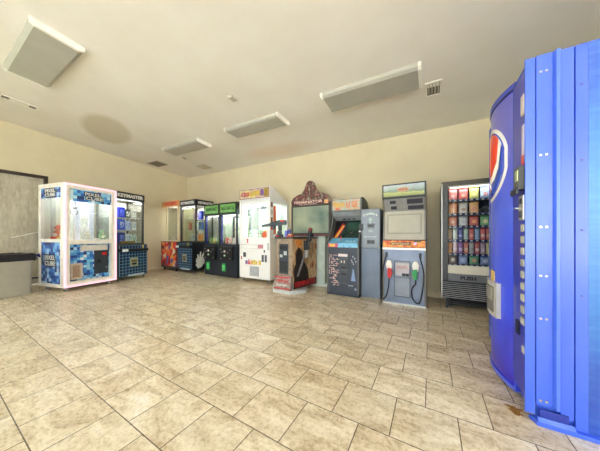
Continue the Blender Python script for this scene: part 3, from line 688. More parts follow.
for i in range(8):
    for k in range(7): m.box(.335+i*.029, .352+i*.029, -.008, -.005, .155+k*.026, .170+k*.026)
m.build('grille_hole_pattern', M((206, 210, 214), .4), gr)
claw(r7, .45, .32, H-.11, 1.42, W, D); lamp(r7, .12, W-.1, .12, D-.08, H-.105, 10, (.93, 1, .96))
G7 = 'plush toys in the tall white claw machine'
for x, y, c, nm in [(.17, .17, (150, 200, 160), 'mint plush toy at left'), (.32, .16, (236, 236, 230), 'white plush toy left of centre'), (.47, .16, (130, 180, 130), 'moss green plush toy at centre'), (.61, .17, (240, 200, 110), 'amber plush toy right of centre'), (.755, .18, (226, 80, 60), 'red plush toy at right')]:
    plush('plush_toy', nm+' in the tall white claw machine', 'plush toy', c, world(r7, (x, y+.03, .97)), .95, group=G7)

# ------------------------------------------------------------------ shooting game with wide screen
r8 = thing('arcade_cabinet', 'dark shooting arcade game with wide screen, battle print sides and mounted guns', 'arcade machine', (-2.25, 3.21, 0), 0)
PLT = M((196, 200, 200), .4)
pp(r8, 'base_platform', PLT, [(-.17, 0), (.18, 0), (.36, .23), (.30, .42), (-.30, .42), (-.38, .25)], 0, .055, 'z', bev=.006)
RUST = art([(40, 34, 32), (110, 78, 54), (176, 138, 96), (206, 176, 134), (150, 70, 30), (60, 48, 42)], 5, vor=False, stretch=(1, 1.2, .5), rough=.4, name='battle_print')
GRITM = art([(40, 40, 44), (120, 112, 104), (176, 166, 156), (130, 40, 40), (70, 66, 66)], 14, vor=False)
# console: narrow front, sides flaring to the rear
cons = [(-.17, .12), (.17, .12), (.285, .82), (-.30, .82)]
m = MB(); lo = [m.bm.verts.new((x, y, .055)) for x, y in cons]; hi = [m.bm.verts.new((x*1.02, y, .95)) for x, y in cons]
m.bm.faces.new(lo[::-1]); m.bm.faces.new(hi)
for i in range(4): m.bm.faces.new((lo[i], lo[(i+1) % 4], hi[(i+1) % 4], hi[i]))
m.build('console', RUST, r8)
pb(r8, 'front_panel', M((150, 132, 112), .45, var=.3, scale=18), (-.165, .165, .105, .122, .26, .945), bev=.004)
cd = pb(r8, 'coin_door', M((52, 60, 68), .45), (-.105, .085, .09, .107, .33, .86), bev=.006)
pb(cd, 'coin_return', M((30, 34, 40), .4), (-.09, .07, .084, .091, .36, .56), bev=.003); pb(cd, 'bill_slot', M((190, 196, 196), .4), (-.085, -.03, .082, .091, .62, .67), (.0, .06, .082, .091, .66, .73), bev=.002)
pb(cd, 'coin_slot', M((24, 26, 30), .4), (-.09, .07, .084, .091, .75, .83), bev=.003)
MB().lathe([(.010, 0), (.010, .012)], (.06, .084, .5), 'y', 10).build('lock', CHROME, cd)
sk = pp(r8, 'toe_box', GRITM, [(.12, .055), (.012, .055), (.045, .30), (.12, .30)], -.175, .175, 'x', bev=.004)
for z, y in ((.275, .038), (.085, .013)): pb(sk, 'red_edge', M((190, 60, 64), .4), (-.165, .165, y-.004, y+.01, z-.012, z+.012))
text(sk, 'lettering', 'TERMINATOR', .05, M((196, 60, 64), .4), (0, .026, .21), tilt=8, width=.27, fat=.002); text(sk, 'lettering', 'SALVATION', .04, M((216, 206, 200), .4), (0, .017, .14), tilt=8, width=.22, fat=.002)
# right-hand art: dark blast, rifle-grey diagonal, red words along the bottom edge
def side_pt(y, z, off=.004): return (.17+(y-.06)*(.115/.76)+off+.0035*z, .12+(y-.06)*(.70/.76), z)
def side_poly(name, mat, pts, off):
    m = MB(); A = [m.bm.verts.new(side_pt(y, z, off)) for y, z in pts]; B = [m.bm.verts.new(side_pt(y, z, off-.004)) for y, z in pts]
    m.bm.faces.new(A); n = len(pts)
    for i in range(n): m.bm.faces.new((A[i], A[(i+1) % n], B[(i+1) % n], B[i]))
    return m.build(name, mat, r8)
side_poly('dark_print', art([(26, 24, 26), (60, 50, 44), (30, 30, 34), (110, 84, 60)], 9, vor=False), [(.09, .20), (.40, .17), (.55, .20), (.50, .40), (.36, .55), (.33, .72), (.22, .80), (.12, .70), (.14, .52), (.08, .42)], .006)
side_poly('ember_print', art([(206, 110, 40), (226, 150, 70), (170, 70, 30)], 9, vor=False), [(.14, .82), (.26, .78), (.34, .88), (.25, .94), (.12, .93)], .0068)
side_poly('silver_print', M((150, 150, 148), .3, var=.25, scale=20), [(.16, .28), (.21, .27), (.56, .86), (.52, .92), (.45, .80)], .0085)
side_poly('black_band', M((28, 24, 26), .4), [(.075, .062), (.80, .062), (.80, .19), (.075, .20)], .007)
sideang = math.atan2(.115, .70)
tx = text(None, 'lettering', 'TERMINATOR', .13, M((190, 44, 48), .4), (0, 0, 0), 'right', fat=.004, width=.64)
tx.data.transform(Matrix.Translation(side_pt(.42, .128, .011)) @ Matrix.Rotation(-sideang, 4, 'Z')); tx.parent = r8
# control top with gun cradles
pp(r8, 'console_top', M((60, 56, 56), .4), [(-.20, .07), (.20, .07), (.31, .83), (-.33, .83)], .95, .985, 'z', bev=.006)
pb(r8, 'red_trim', M((180, 40, 44), .4), (-.20, -.11, .08, .13, .985, 1.01), (.06, .19, .08, .13, .985, 1.012), bev=.004)
pb(r8, 'coin_tray', M((214, 180, 110), .4), (.08, .15, .10, .16, .985, 1.04), bev=.004)
pb(r8, 'start_button', M((90, 96, 190), .3), (-.02, .03, .14, .2, .985, 1.10), (.05, .08, .16, .2, .985, 1.12), bev=.006)
pb(r8, 'gun_cradle', DKGREY, (-.22, -.10, .14, .22, .985, 1.03), (-.20, -.12, .16, .20, 1.03, 1.09), bev=.005)
hol = pb(r8, 'gun_holster', M((34, 34, 38), .5), (.225, .285, .40, .54, .74, .92), bev=.012); pb(hol, 'holster_strap', M((150, 150, 146), .4), (.225, .283, .45, .49, .60, .742))
# pedestal and screen cabinet
pb(r8, 'rear_pedestal', MINT, (-.22, .45, .86, 1.08, .05, 1.06), bev=.01); pb(r8, 'pedestal_foot', MINT, (-.26, .52, .84, 1.10, 0, .055), bev=.01)
pb(r8, 'screen_cabinet', M((70, 68, 66), .45), (-.30, .60, .80, 1.08, 1.02, 1.64), bev=.008)
pb(r8, 'screen_bezel', M((56, 44, 42), .4), (-.27, .585, .785, .80, 1.03, 1.06), (-.27, .585, .785, .80, 1.595, 1.62), (-.27, -.245, .785, .80, 1.06, 1.595), (.56, .585, .785, .80, 1.06, 1.595))
t = NT('mottled_screen'); n1 = t.noise(2.2, 4); t.base(t.ramp(n1.outputs['Fac'], [(.3, lin((104, 124, 118))), (.5, lin((146, 160, 142))), (.7, lin((176, 180, 156)))]).outputs['Color']); t.setp(.12)  # screen colour mottled from teal grey to pale olive
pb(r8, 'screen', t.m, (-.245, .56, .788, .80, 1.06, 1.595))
bar = pb(r8, 'lower_bar', M((110, 62, 56), .4), (-.27, .585, .77, .80, 1.0, 1.035), bev=.004)
# topper: plain rounded plaque in dark red mottled print
prof = [(-.29, 1.60), (.58, 1.60), (.60, 1.72), (.53, 1.80), (.42, 1.85), (.33, 1.88), (.27, 1.95), (.24, 2.04), (.20, 2.10), (.145, 2.12), (.09, 2.10), (.05, 2.04), (.02, 1.95), (-.04, 1.88), (-.13, 1.85), (-.24, 1.80), (-.30, 1.72)]
tp = pp(r8, 'topper', art([(50, 44, 42), (150, 132, 116), (112, 40, 40), (70, 60, 56), (176, 156, 136), (96, 44, 42)], 9, vor=False), prof, .80, .86, 'y')
pb(tp, 'title_strip', M((74, 40, 40), .4), (-.27, .50, .785, .801, 1.625, 1.715))
text(tp, 'lettering', 'TERMINATOR', .07, M((226, 190, 184), .35), (.10, .783, 1.685), width=.66, fat=.002); text(tp, 'lettering', 'SALVATION', .035, M((226, 200, 190), .35), (.10, .783, 1.64), width=.40)
pb(tp, 'yellow_tag', M((226, 170, 110), .4), (.47, .55, .78, .80, 1.635, 1.71))
# light guns
def light_gun(label, loc, rot, tilt):
    o = thing('light_gun', label, 'toy gun', loc, rot); o.rotation_euler.x = 0
    bm_ = M((44, 50, 58), .4, var=.2, scale=20)
    def P(pts): return [(math.cos(R(tilt))*x-math.sin(R(tilt))*z, math.sin(R(tilt))*x+math.cos(R(tilt))*z) for x, z in pts]
    pp(o, 'receiver', bm_, P([(-.16, .10), (.15, .10), (.17, .13), (.16, .185), (.05, .20), (-.14, .18), (-.17, .15)]), -.03, .03, 'y', bev=.006)
    pp(o, 'grip', M((36, 40, 46), .5), P([(.0, .11), (.07, .11), (.055, .0), (.0, .0)]), -.022, .022, 'y', bev=.006)
    pp(o, 'barrel', M((62, 70, 76), .35), P([(-.34, .115), (-.16, .11), (-.16, .165), (-.33, .155)]), -.018, .018, 'y', bev=.006)
    pp(o, 'magazine', bm_, P([(-.12, .10), (-.06, .10), (-.07, .03), (-.115, .035)]), -.015, .015, 'y', bev=.004)
    pp(o, 'red_stripe', RED, P([(.06, .165), (.14, .16), (.14, .19), (.06, .195)]), -.032, .032, 'y', bev=.002)
    return o
light_gun('black toy gun standing on the left of the shooting game console', (-2.42, 3.38, 1.09), 12, 6)
light_gun('black toy gun in the holster on the right of the shooting game', (-1.932, 3.79, .985), 90, 72).scale = (.8, .8, .8)

# ------------------------------------------------------------------ maze cabinet
r9 = thing('arcade_cabinet', 'dark upright arcade machine with pink maze print and orange marquee lettering', 'arcade machine', (-1.548, 3.60, 0), 0)
W = .553; CAB = M((58, 66, 78), .45, var=.12); CABS = M((96, 98, 98), .45)
side = [(0, 0), (0, .84), (-.02, .88), (.05, 1.0), (.16, 1.12), (.24, 1.36), (.17, 1.42), (.17, 1.655), (.24, 1.665), (.42, 1.655), (.56, 1.62), (.70, 1.50), (.72, 1.40), (.72, 0)]
pp(r9, 'side_panel', CABS, side, 0, .022); pp(r9, 'side_panel', CABS, side, W-.022, W)
pb(r9, 'front_panel', M((54, 62, 76), .4, var=.15), (.022, W-.022, .01, .03, .04, .81)); pb(r9, 'cabinet_back', CAB, (.022, W-.022, .68, .70, .02, 1.45))
pb(r9, 'kick_base', M((50, 56, 66), .5), (.0, W, .0, .70, 0, .04))
pp(r9, 'control_panel', art([(60, 130, 200), (100, 180, 226), (140, 206, 230), (70, 150, 206)], 8, vor=False), [(-.02, .878), (.0, .86), (.22, .945), (.20, .965)], .022, W-.022)
pb(r9, 'control_apron', M((206, 70, 120), .4), (.022, .20, -.016, .012, .81, .878), label='pink and yellow left end of the control apron')
pb(r9, 'apron_print', M((236, 190, 70), .4), (.05, .15, -.019, -.015, .82, .865)); pb(r9, 'control_apron', art([(84, 160, 214), (130, 200, 230), (70, 130, 200)], 9, vor=False), (.20, W-.022, -.016, .012, .81, .878), label='light blue right end of the control apron')
m = MB(); m.lathe([(.02, 0), (.014, .01), (.005, .014), (.005, .06)], (.22, .08, .905)); m.ball((.22, .08, .975), .018); m.build('joystick', RED, r9)
for x in (.34, .40, .46): MB().lathe([(.016, 0), (.016, .012), (.01, .016)], (x, .07, .905)).build('push_button', M((226, 226, 220), .35), r9)
t = NT('dark_screen'); n1 = t.noise(5, 4); t.base(t.ramp(n1.outputs['Fac'], [(.35, lin((18, 34, 36))), (.6, lin((40, 74, 62))), (.75, lin((60, 90, 90)))]).outputs['Color']); t.setp(.1)
pp(r9, 'screen', t.m, [(.22, .95), (.25, .95), (.42, 1.25), (.39, 1.26)], .022, W-.022)
pp(r9, 'screen_bezel', M((40, 44, 50), .4), [(.385, 1.25), (.42, 1.24), (.30, 1.33), (.27, 1.36)], .022, W-.022)
pp(r9, 'speaker_panel', M((150, 156, 160), .45), [(.24, 1.36), (.19, 1.425), (.22, 1.44), (.44, 1.25), (.41, 1.24)], .022, W-.022)
m = MB()
for x in (.20, .29, .38): m.box(x-.025, x+.025, .305, .335, 1.292, 1.312)
m.build('speaker_slot', BLACK, r9)
mq = pb(r9, 'marquee', M((120, 124, 122), .4), (.022, W-.022, .175, .24, 1.43, 1.65), bev=.003)
pb(mq, 'marquee_face', art([(150, 156, 148), (176, 190, 180), (206, 160, 110), (160, 150, 140)], 6, vor=False), (.03, W-.03, .168, .177, 1.455, 1.635))
strokes(mq, 'lettering', M((232, 180, 60), .4), .05, .27, 1.50, 1.595, .169, 5, 61, lw=.28); strokes(mq, 'lettering', M((226, 120, 70), .4), .28, .48, 1.49, 1.60, .169, 4, 64, lw=.26)
pb(mq, 'red_patch', M((226, 100, 70), .4), (.09, .17, .1665, .169, 1.462, 1.49)); 
# bright strips laid on the left of the screen surround
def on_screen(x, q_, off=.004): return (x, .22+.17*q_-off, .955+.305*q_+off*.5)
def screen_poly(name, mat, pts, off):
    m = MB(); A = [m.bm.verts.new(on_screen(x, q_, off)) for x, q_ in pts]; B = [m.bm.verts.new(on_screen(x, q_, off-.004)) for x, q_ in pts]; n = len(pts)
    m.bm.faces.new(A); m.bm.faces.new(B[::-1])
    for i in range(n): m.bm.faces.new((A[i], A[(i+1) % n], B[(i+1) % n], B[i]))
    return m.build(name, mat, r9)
screen_poly('screen_surround', BLACK, [(.022, .0), (.15, .0), (.24, .9), (.22, 1.0), (.022, 1.0)], .004)
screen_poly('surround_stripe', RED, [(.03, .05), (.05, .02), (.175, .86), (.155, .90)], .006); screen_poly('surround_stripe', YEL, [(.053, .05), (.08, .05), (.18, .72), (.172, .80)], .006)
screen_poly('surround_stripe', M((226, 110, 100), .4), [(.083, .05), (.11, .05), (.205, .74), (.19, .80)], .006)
# maze print on the front
m = MB(); q = random.Random(5); cell = .034
def seg(a, b, c_, d_): m.box(min(a, c_)-.005, max(a, c_)+.005, .006, .011, min(b, d_)-.005, max(b, d_)+.005)
for i in range(5):
    for k in range(15):
        x = .04+i*cell; z = .17+k*.036
        if q.random() < .42: seg(x, z, x+cell, z)
        if q.random() < .42 and k < 14: seg(x, z, x, z+.036)
m.build('maze_print', M((216, 176, 178), .4), r9)
m = MB()
for k in range(9): q1 = .05+.03*q.randint(0, 4); z = .16+.055*k; m.box(q1, q1+.02, .004, .0105, z, z+.02)
m.build('maze_dots', M((232, 214, 190), .4), r9)
cd = pb(r9, 'coin_door', M((78, 86, 96), .4), (.225, .375, .0, .012, .20, .64), bev=.004)
pb(cd, 'coin_plate', M((58, 64, 74), .4), (.235, .365, -.005, .001, .44, .61), (.235, .365, -.005, .001, .215, .42), bev=.003)
pb(cd, 'coin_slot', M((206, 196, 180), .4), (.25, .27, -.008, -.004, .55, .59), (.30, .32, -.008, -.004, .55, .59)); pb(cd, 'coin_return', BLACK, (.255, .345, -.008, -.004, .46, .49)); pb(cd, 'coin_return', BLACK, (.255, .345, -.008, -.004, .35, .38))
pb(r9, 'white_sign', M((226, 216, 214), .4), (.20, .36, .003, .012, .655, .70))
pp(r9, 'cone_print', M((130, 156, 196), .4), [(.42, .26), (.495, .26), (.47, .42), (.462, .46), (.45, .46), (.445, .42)], .004, .011, 'y')
m = MB()
for x, z in ((.43, .60), (.45, .66), (.48, .63), (.50, .58), (.46, .54), (.44, .57)): m.box(x-.008, x+.008, .005, .0105, z-.012, z+.012)
for x in (.385, .40, .425, .445): m.box(x-.007, x+.007, .005, .0105, .17, .19)
m.box(.48, .51, .005, .0105, .115, .14); m.build('pale_print_marks', M((170, 178, 190), .4), r9)

# ------------------------------------------------------------------ change machine
r10 = thing('change_machine', 'narrow grey change machine standing between the maze game and the pump game', 'change machine', (-.985, 3.70, 0), 1)
CG = M((124, 132, 140), .42, .25, var=.06); W = .298; D = .36
pb(r10, 'pedestal', M((112, 124, 142), .42, .25, var=.14, scale=4), (0, W, .006, D, 0, .80), bev=.004)
hd_ = pb(r10, 'upper_cabinet', CG, (0, W, 0, D, .805, 1.437), bev=.006)
pb(hd_, 'door_face', M((132, 140, 148), .4, .2, var=.05), (.02, W-.015, -.006, .001, .825, 1.42), bev=.003)
LET = M((214, 226, 216), .4)
for i, ch in enumerate('CHANGE'):
    a = (i-2.5)*.038; text(hd_, 'lettering', ch, .045, LET, (W/2+a, -.008, 1.36-abs(i-2.5)**2*.004), fat=.0015)
m = MB().lathe([(.026, -.0025), (.026, .001)], (W/2, -.008, 1.265), 'y', 18).box(W/2-.010, W/2+.010, -.010, -.005, 1.20, 1.30); m.build('coin_emblem', M((176, 200, 190), .4), hd_)
b = pb(hd_, 'bill_acceptor', M((92, 98, 104), .4), (.10, .21, -.02, -.004, 1.13, 1.20), bev=.004); pb(b, 'bill_slot', BLACK, (.115, .195, -.023, -.019, 1.15, 1.175))
strokes(hd_, 'lettering', LET, .12, .19, 1.06, 1.10, -.006, 3, 3); strokes(hd_, 'lettering', LET, .05, .25, .98, 1.0, -.006, 9, 4)
b = pb(hd_, 'coin_cup', M((80, 84, 88), .35, .4), (.095, .215, -.016, -.004, .875, .935), bev=.006); pb(b, 'cup_recess', BLACK, (.105, .15, -.019, -.015, .885, .925), (.165, .205, -.019, -.015, .885, .915))
lk = pb(hd_, 'lock_hasp', M((60, 60, 62), .4, .4), (-.03, .035, -.03, -.004, 1.09, 1.20), bev=.004)
MB().ball((-.012, -.035, 1.075), .026, (1, .6, 1.1)).build('padlock', CHROME, lk)

# ------------------------------------------------------------------ pump game
r11 = thing('arcade_cabinet', 'tall grey arcade machine with orange band and red and green pump nozzles', 'arcade machine', (-.621, 3.535, 0), 0)
W = .572; D = .66; PG = M((126, 122, 116), .42, .2); PANEL = M((126, 138, 160), .35, .35, var=.2, scale=4)
side = [(.02, 0), (.0, .82), (.0, .935), (.05, .955), (.09, 1.36), (.02, 1.50), (-.02, 1.55), (-.02, 1.755), (.30, 1.755), (.62, 1.60), (.64, 1.40), (.64, 0)]
pp(r11, 'side_panel', PG, side, 0, .022); pp(r11, 'side_panel', PG, side, W-.022, W)
pb(r11, 'cabinet_back', PG, (.022, W-.022, .60, .62, .02, 1.58)); pp(r11, 'roof', PG, [(-.01, 1.735), (-.01, 1.752), (.30, 1.752), (.60, 1.605), (.60, 1.585), (.30, 1.735)], .022, W-.022)
pp(r11, 'front_panel', PANEL, [(.025, .02), (.005, .80), (.03, .80), (.05, .02)], .022, W-.022)
for b_ in ((.0, W, -.004, .02, .80, .83), (.0, W, .0, .03, .0, .02)): pb(r11, 'chrome_edge', M((206, 204, 198), .3, .6), b_, bev=.003)
ob = pb(r11, 'orange_band', art([(236, 120, 30), (250, 170, 60), (216, 70, 20), (240, 140, 40)], 9, vor=False), (.01, W-.01, -.008, .03, .835, .935), bev=.003)
strokes(ob, 'lettering', M((60, 40, 20), .4), .11, .40, .865, .915, -.009, 10, 71, lw=.25); strokes(ob, 'lettering', M((236, 226, 160), .4), .14, .36, .875, .900, -.0125, 9, 72, t=.001, lw=.2)
pb(ob, 'pink_mark', M((226, 190, 226), .4), (.42, .455, -.011, -.007, .875, .91)); pb(ob, 'green_mark', M((50, 90, 60), .4), (.42, .51, -.011, -.007, .915, .932))
BEZ = M((186, 182, 164), .4, var=.04)
pp(r11, 'screen_bezel', BEZ, [(.045, .945), (.10, 1.37), (.12, 1.37), (.065, .945)], .022, W-.022)
t = NT('pale_screen'); n1 = t.noise(3, 3); t.base(t.ramp(n1.outputs['Fac'], [(.3, lin((186, 184, 168))), (.7, lin((206, 202, 186)))]).outputs['Color']); t.setp(.15)
pp(r11, 'bezel_step', M((160, 156, 142), .4), [(.054, 1.03), (.088, 1.325), (.10, 1.325), (.066, 1.03)], .055, W-.055)
pp(r11, 'screen', t.m, [(.0535, 1.05), (.083, 1.305), (.10, 1.305), (.068, 1.05)], .075, W-.075)
pp(r11, 'speaker_soffit', M((156, 158, 158), .35, .3), [(.10, 1.37), (.0, 1.545), (.03, 1.555), (.13, 1.38)], .022, W-.022)
for x0, x1, f0, f1 in ((.10, .18, .62, .86), (.11, .19, .18, .42), (.33, .53, .55, .9), (.34, .54, .12, .40)):
    m = MB(); m.prism([(.10-.10*f0-.006, 1.37+.175*f0-.004), (.10-.10*f1-.006, 1.37+.175*f1-.004), (.10-.10*f1+.004, 1.37+.175*f1+.002), (.10-.10*f0+.004, 1.37+.175*f0+.002)], x0, x1).build('speaker_grille', M((62, 64, 76), .45), r11)
mq = pb(r11, 'marquee', M((50, 56, 56), .4), (.0, W, -.03, .01, 1.55, 1.757), bev=.004)
t = NT('landscape_print'); x = t.xyz(); n1 = t.noise(12, 4)
f = t.math('ADD', t.math('MULTIPLY', t.math('ADD', x[2], -1.57), 5.4), t.math('MULTIPLY', t.math('ADD', n1.outputs['Fac'], -.5), .5))
t.base(t.ramp(f, [(.12, lin((150, 160, 90))), (.30, lin((186, 190, 120))), (.42, lin((120, 140, 116))), (.62, lin((176, 190, 186))), (.9, lin((196, 208, 214)))]).outputs['Color']); t.setp(.3)
pb(mq, 'marquee_face', t.m, (.02, W-.02, -.036, -.029, 1.575, 1.735))
m = MB(); m.lathe([(.075, -.002), (.075, .002)], (0, 0, 0), 'y', 28)
for v in m.bm.verts: v.co = Vector((.285+v.co.x*1.1, -.0375+v.co.y*.6, 1.665+v.co.z*.42))
b = m.build('oval_sign', M((206, 160, 120), .4), mq); strokes(b, 'lettering', M((150, 80, 60), .4), .225, .345, 1.65, 1.68, -.038, 7, 9, t=.002)
ap = pb(r11, 'access_panel', M((140, 148, 160), .4, .3), (.165, .375, .0, .03, .12, .64), bev=.003)
m = MB(); 
for b_ in ((.165, .375, -.004, .004, .632, .64), (.165, .375, -.004, .004, .12, .128), (.165, .173, -.004, .004, .12, .64), (.367, .375, -.004, .004, .12, .64), (.165, .375, -.004, .004, .395, .403)): m.box(*b_)
m.build('panel_seam', M((70, 74, 82), .4), ap)
pb(ap, 'notice_plate', M((196, 188, 192), .4), (.18, .36, -.004, .001, .43, .61)); strokes(ap, 'notice_lettering', M((190, 120, 126), .4), .20, .34, .53, .57, -.003, 7, 14)
b = pb(ap, 'price_display', M((110, 116, 124), .4), (.265, .36, -.010, -.002, .415, .465), bev=.003); pb(b, 'display_window', M((36, 40, 46), .3), (.272, .31, -.012, -.009, .425, .456), (.316, .353, -.012, -.009, .425, .456))
for x in (.055, .50):
    b = pb(r11, 'hose_anchor', M((50, 52, 56), .4), (x-.014, x+.014, -.035, .01, .69, .76), bev=.006)
    pb(r11, 'nozzle_holder', M((150, 150, 150), .4), ((.09 if x < .2 else .42), (.135 if x < .2 else .465), -.02, .012, .46, .58), bev=.005)
def nozzle(label, rgb, x, ax, low, side_x):
    o = thing('pump_nozzle', label, 'nozzle', (-.621+x, 3.50, .39))
    c = M(rgb, .4)
    pp(o, 'guard', M((236, 232, 222), .4), [(-.03, .12), (.035, .12), (.045, .20), (.02, .26), (-.025, .255), (-.045, .20)], -.03, .012, 'y', bev=.01)
    s = -1 if x > .3 else 1
    pp(o, 'handle', c, [(s*-.02, .15), (s*.035, .14), (s*.05, .08), (s*.015, -.01), (s*-.02, .02)], -.05, -.022, 'y', bev=.012)
    pp(o, 'trigger', M((190, 130, 60), .4), [(s*.04, .10), (s*.055, .09), (s*.03, .02), (s*.02, .03)], -.044, -.03, 'y', bev=.003)
    L = lambda p: (p[0]-x, p[1]-3.50+3.535, p[2]-.39)
    pts = bez([L((x+s*.005, -.07, .40)), L((x+s*-.0, -.075, .34)), L(low[0]), L(low[1]), L(low[2]), L((side_x, -.07, .45)), L((ax, -.05, .70))], 8)
    MB().tube(pts, .0085, 8).build('hose', RUBBER, o)
    return o
nozzle('red pump nozzle with black hose on the left of the pump game', (214, 44, 44), .10, .055, [(.095, -.085, .26), (.06, -.09, .12), (.0, -.085, .10)], .012)
nozzle('green pump nozzle with black hose on the right of the pump game', (56, 170, 100), .445, .50, [(.40, -.085, .26), (.42, -.09, .12), (.50, -.085, .10)], .545)

# ------------------------------------------------------------------ snack vending machine
r12 = thing('vending_machine', 'black glass fronted snack vending machine with grey slatted base', 'vending machine', (.136, 3.72, 0), 0)
W, D, H = .92, .50, 1.75
KB = M((46, 48, 52), .4); SILV = M((196, 194, 186), .35, .5)
for x in (.05, W-.12): pb(r12, 'leg', KB, (x, x+.03, .0, .05, 0, .16), (x+.04, x+.07, .12, .4, 0, .16), bev=.004)
pb(r12, 'leg_rail', KB, (.10, W-.10, .08, .11, .05, .075), (.10, W-.1, .42, .45, .0, .14), bev=.004)
pb(r12, 'cabinet_side', KB, (0, .025, .02, D, .14, H), (W-.025, W, .02, D, .14, H)); pb(r12, 'cabinet_back', M((26, 30, 44), .5), (.025, W-.025, D-.02, D, .14, H))
pb(r12, 'cabinet_roof', KB, (0, W, .0, D, H-.02, H)); pb(r12, 'silver_edge', SILV, (-.004, .012, -.006, .02, .14, H-.02), bev=.003)
pb(r12, 'door_frame', M((70, 72, 74), .4), (.012, .075, -.01, .03, .38, H-.065), (.56, W, -.01, .03, .38, H-.065), bev=.003)
pb(r12, 'door_header', M((76, 72, 66), .4), (.012, W, -.012, .03, H-.07, H), bev=.004)
pb(r12, 'frame_trim', SILV, (.075, .56, -.012, -.004, H-.075, H-.065), (.553, .563, -.012, -.004, .60, H-.075))
pb(r12, 'front_glass', GLASS, (.075, .56, .005, .010, .60, H-.07))
pb(r12, 'white_strip', M((232, 226, 208), .35, var=.03), (.075, .56, -.012, .02, .485, .60), bev=.003)
fl_ = pb(r12, 'push_flap', M((112, 116, 120), .35), (.075, .56, -.02, .02, .385, .482), bev=.006)
text(fl_, 'lettering', 'PUSH', .062, M((22, 22, 24), .4), (.30, -.022, .432), fat=.003, width=.17)
m = MB()
for i in range(9):
    z = .15+i*.0255; m.prism([(-.012, z), (-.022, z+.004), (-.012, z+.008), (.0, z+.008), (.0, z)], .012, W-.01)
m.build('slatted_grille', M((214, 218, 222), .35, .3), r12)
pb(r12, 'grille_back', M((40, 44, 50), .5), (.012, W-.01, 0, .03, .14, .385))
sp = pb(r12, 'selection_panel', M((40, 42, 46), .4), (.60, W-.04, -.016, -.009, .80, 1.60), bev=.003)
pb(sp, 'keypad', M((170, 174, 178), .4), (.66, .80, -.02, -.015, 1.10, 1.28), bev=.003); pb(sp, 'coin_slot', CHROME, (.70, .76, -.02, -.015, .95, 1.02), bev=.002)
pb(r12, 'lamp_strip', emit((255, 250, 240), .8), (.10, .55, .05, .07, H-.085, H-.072))
lamp(r12, .09, .66, .02, .06, 1.668, 1.4)
shz = [1.497, 1.306, 1.136, .946, .755, .610]
for z in shz:
    s = pb(r12, 'shelf', M((24, 28, 50), .4), (.03, .70, .05, .44, z-.014, z-.002))
    pb(s, 'price_rail', M((28, 34, 80), .35), (.03, .70, .04, .052, z-.022, z+.006)); 
    m = MB()
    for k in range(8): m.box(.09+k*.06, .115+k*.06, .037, .041, z-.018, z+.0)
    m.build('price_tag', M((206, 206, 214), .4), s)
pb(r12, 'tray_divider', BLACK, (.68, .70, .05, .44, .60, 1.66))
def bag(label, loc, w, h, c1, c2, c3, tall=False, ang=0):
    o = thing('snack_bag' if not tall else 'snack_packet', label, 'snack', loc, ang, None)
    m = MB(); nx, nz = 8, 10; t_ = w*.30
    for sgn in (-1, 1):
        g = []
        for k in range(nz+1):
            v = k/nz; row = []
            for i in range(nx+1):
                u = i/nx*2-1; prof_ = (1-abs(u)**3)*min(1, math.sin(math.pi*v)*1.6)
                ww = w/2*(1-.06*math.sin(math.pi*v)); th = t_/2*prof_+.0006
                cr = .0025*math.sin(i*1.9)*(1 if k in (0, nz) else .3)
                row.append(m.bm.verts.new((u*ww, sgn*th+cr, v*h)))
            g.append(row)
        for k in range(nz):
            for i in range(nx):
                f = m.bm.faces.new((g[k][i], g[k][i+1], g[k+1][i+1], g[k+1][i])); f.smooth = True
    bmesh.ops.remove_doubles(m.bm, verts=m.bm.verts[:], dist=.0016)
    m.build('bag_body', bagmat(c1, c2, c3), o)
    sm = M(tuple(int(v*.85) for v in c1), .35)
    q = MB(); q.box(-w*.47, w*.47, -.002, .002, h-.001, h+.009); q.build('top_seal', sm, o)
    return o
rows = [
 [('pink and red chip bag', (226, 90, 84), (240, 180, 176), (226, 130, 120)), ('bright red chip bag', (222, 52, 46), (240, 190, 160), (236, 100, 80)), ('yellow green chip bag', (206, 206, 70), (236, 232, 160), (226, 220, 100)), ('pale blue and red chip bag', (150, 180, 226), (226, 90, 80), (240, 230, 230))],
 [('orange snack bag', (240, 140, 40), (250, 190, 90), (226, 100, 30)), ('white snack bag', (220, 210, 200), (196, 150, 120), (150, 120, 100)), ('gold and red chip bag', (236, 170, 80), (222, 60, 50), (246, 206, 130)), None],
 [('orange red snack bag', (236, 110, 66), (246, 190, 160), (230, 130, 90)), ('grey white snack bag', (206, 206, 206), (170, 166, 190), (230, 226, 220)), ('red bag with yellow burst', (222, 50, 30), (250, 170, 40), (240, 110, 30)), ('green and white chip bag', (90, 170, 84), (226, 220, 196), (200, 120, 90))],
]
G = 'snacks in the vending machine'; ordn = ['first', 'second', 'third', 'fourth', 'fifth', 'sixth', 'seventh', 'eighth']; rown = ['top shelf', 'second shelf', 'third shelf', 'fourth shelf', 'fifth shelf', 'bottom shelf']
for ri, row in enumerate(rows):
    for ci, it in enumerate(row):
        if not it: continue
        b = bag('%s %s from left on the vending machine %s' % (it[0], ordn[ci], rown[ri]), world(r12, (.138+ci*.118, .085, shz[ri])), .108, (.158, .150, .128)[ri], *it[1:])
        b['group'] = G
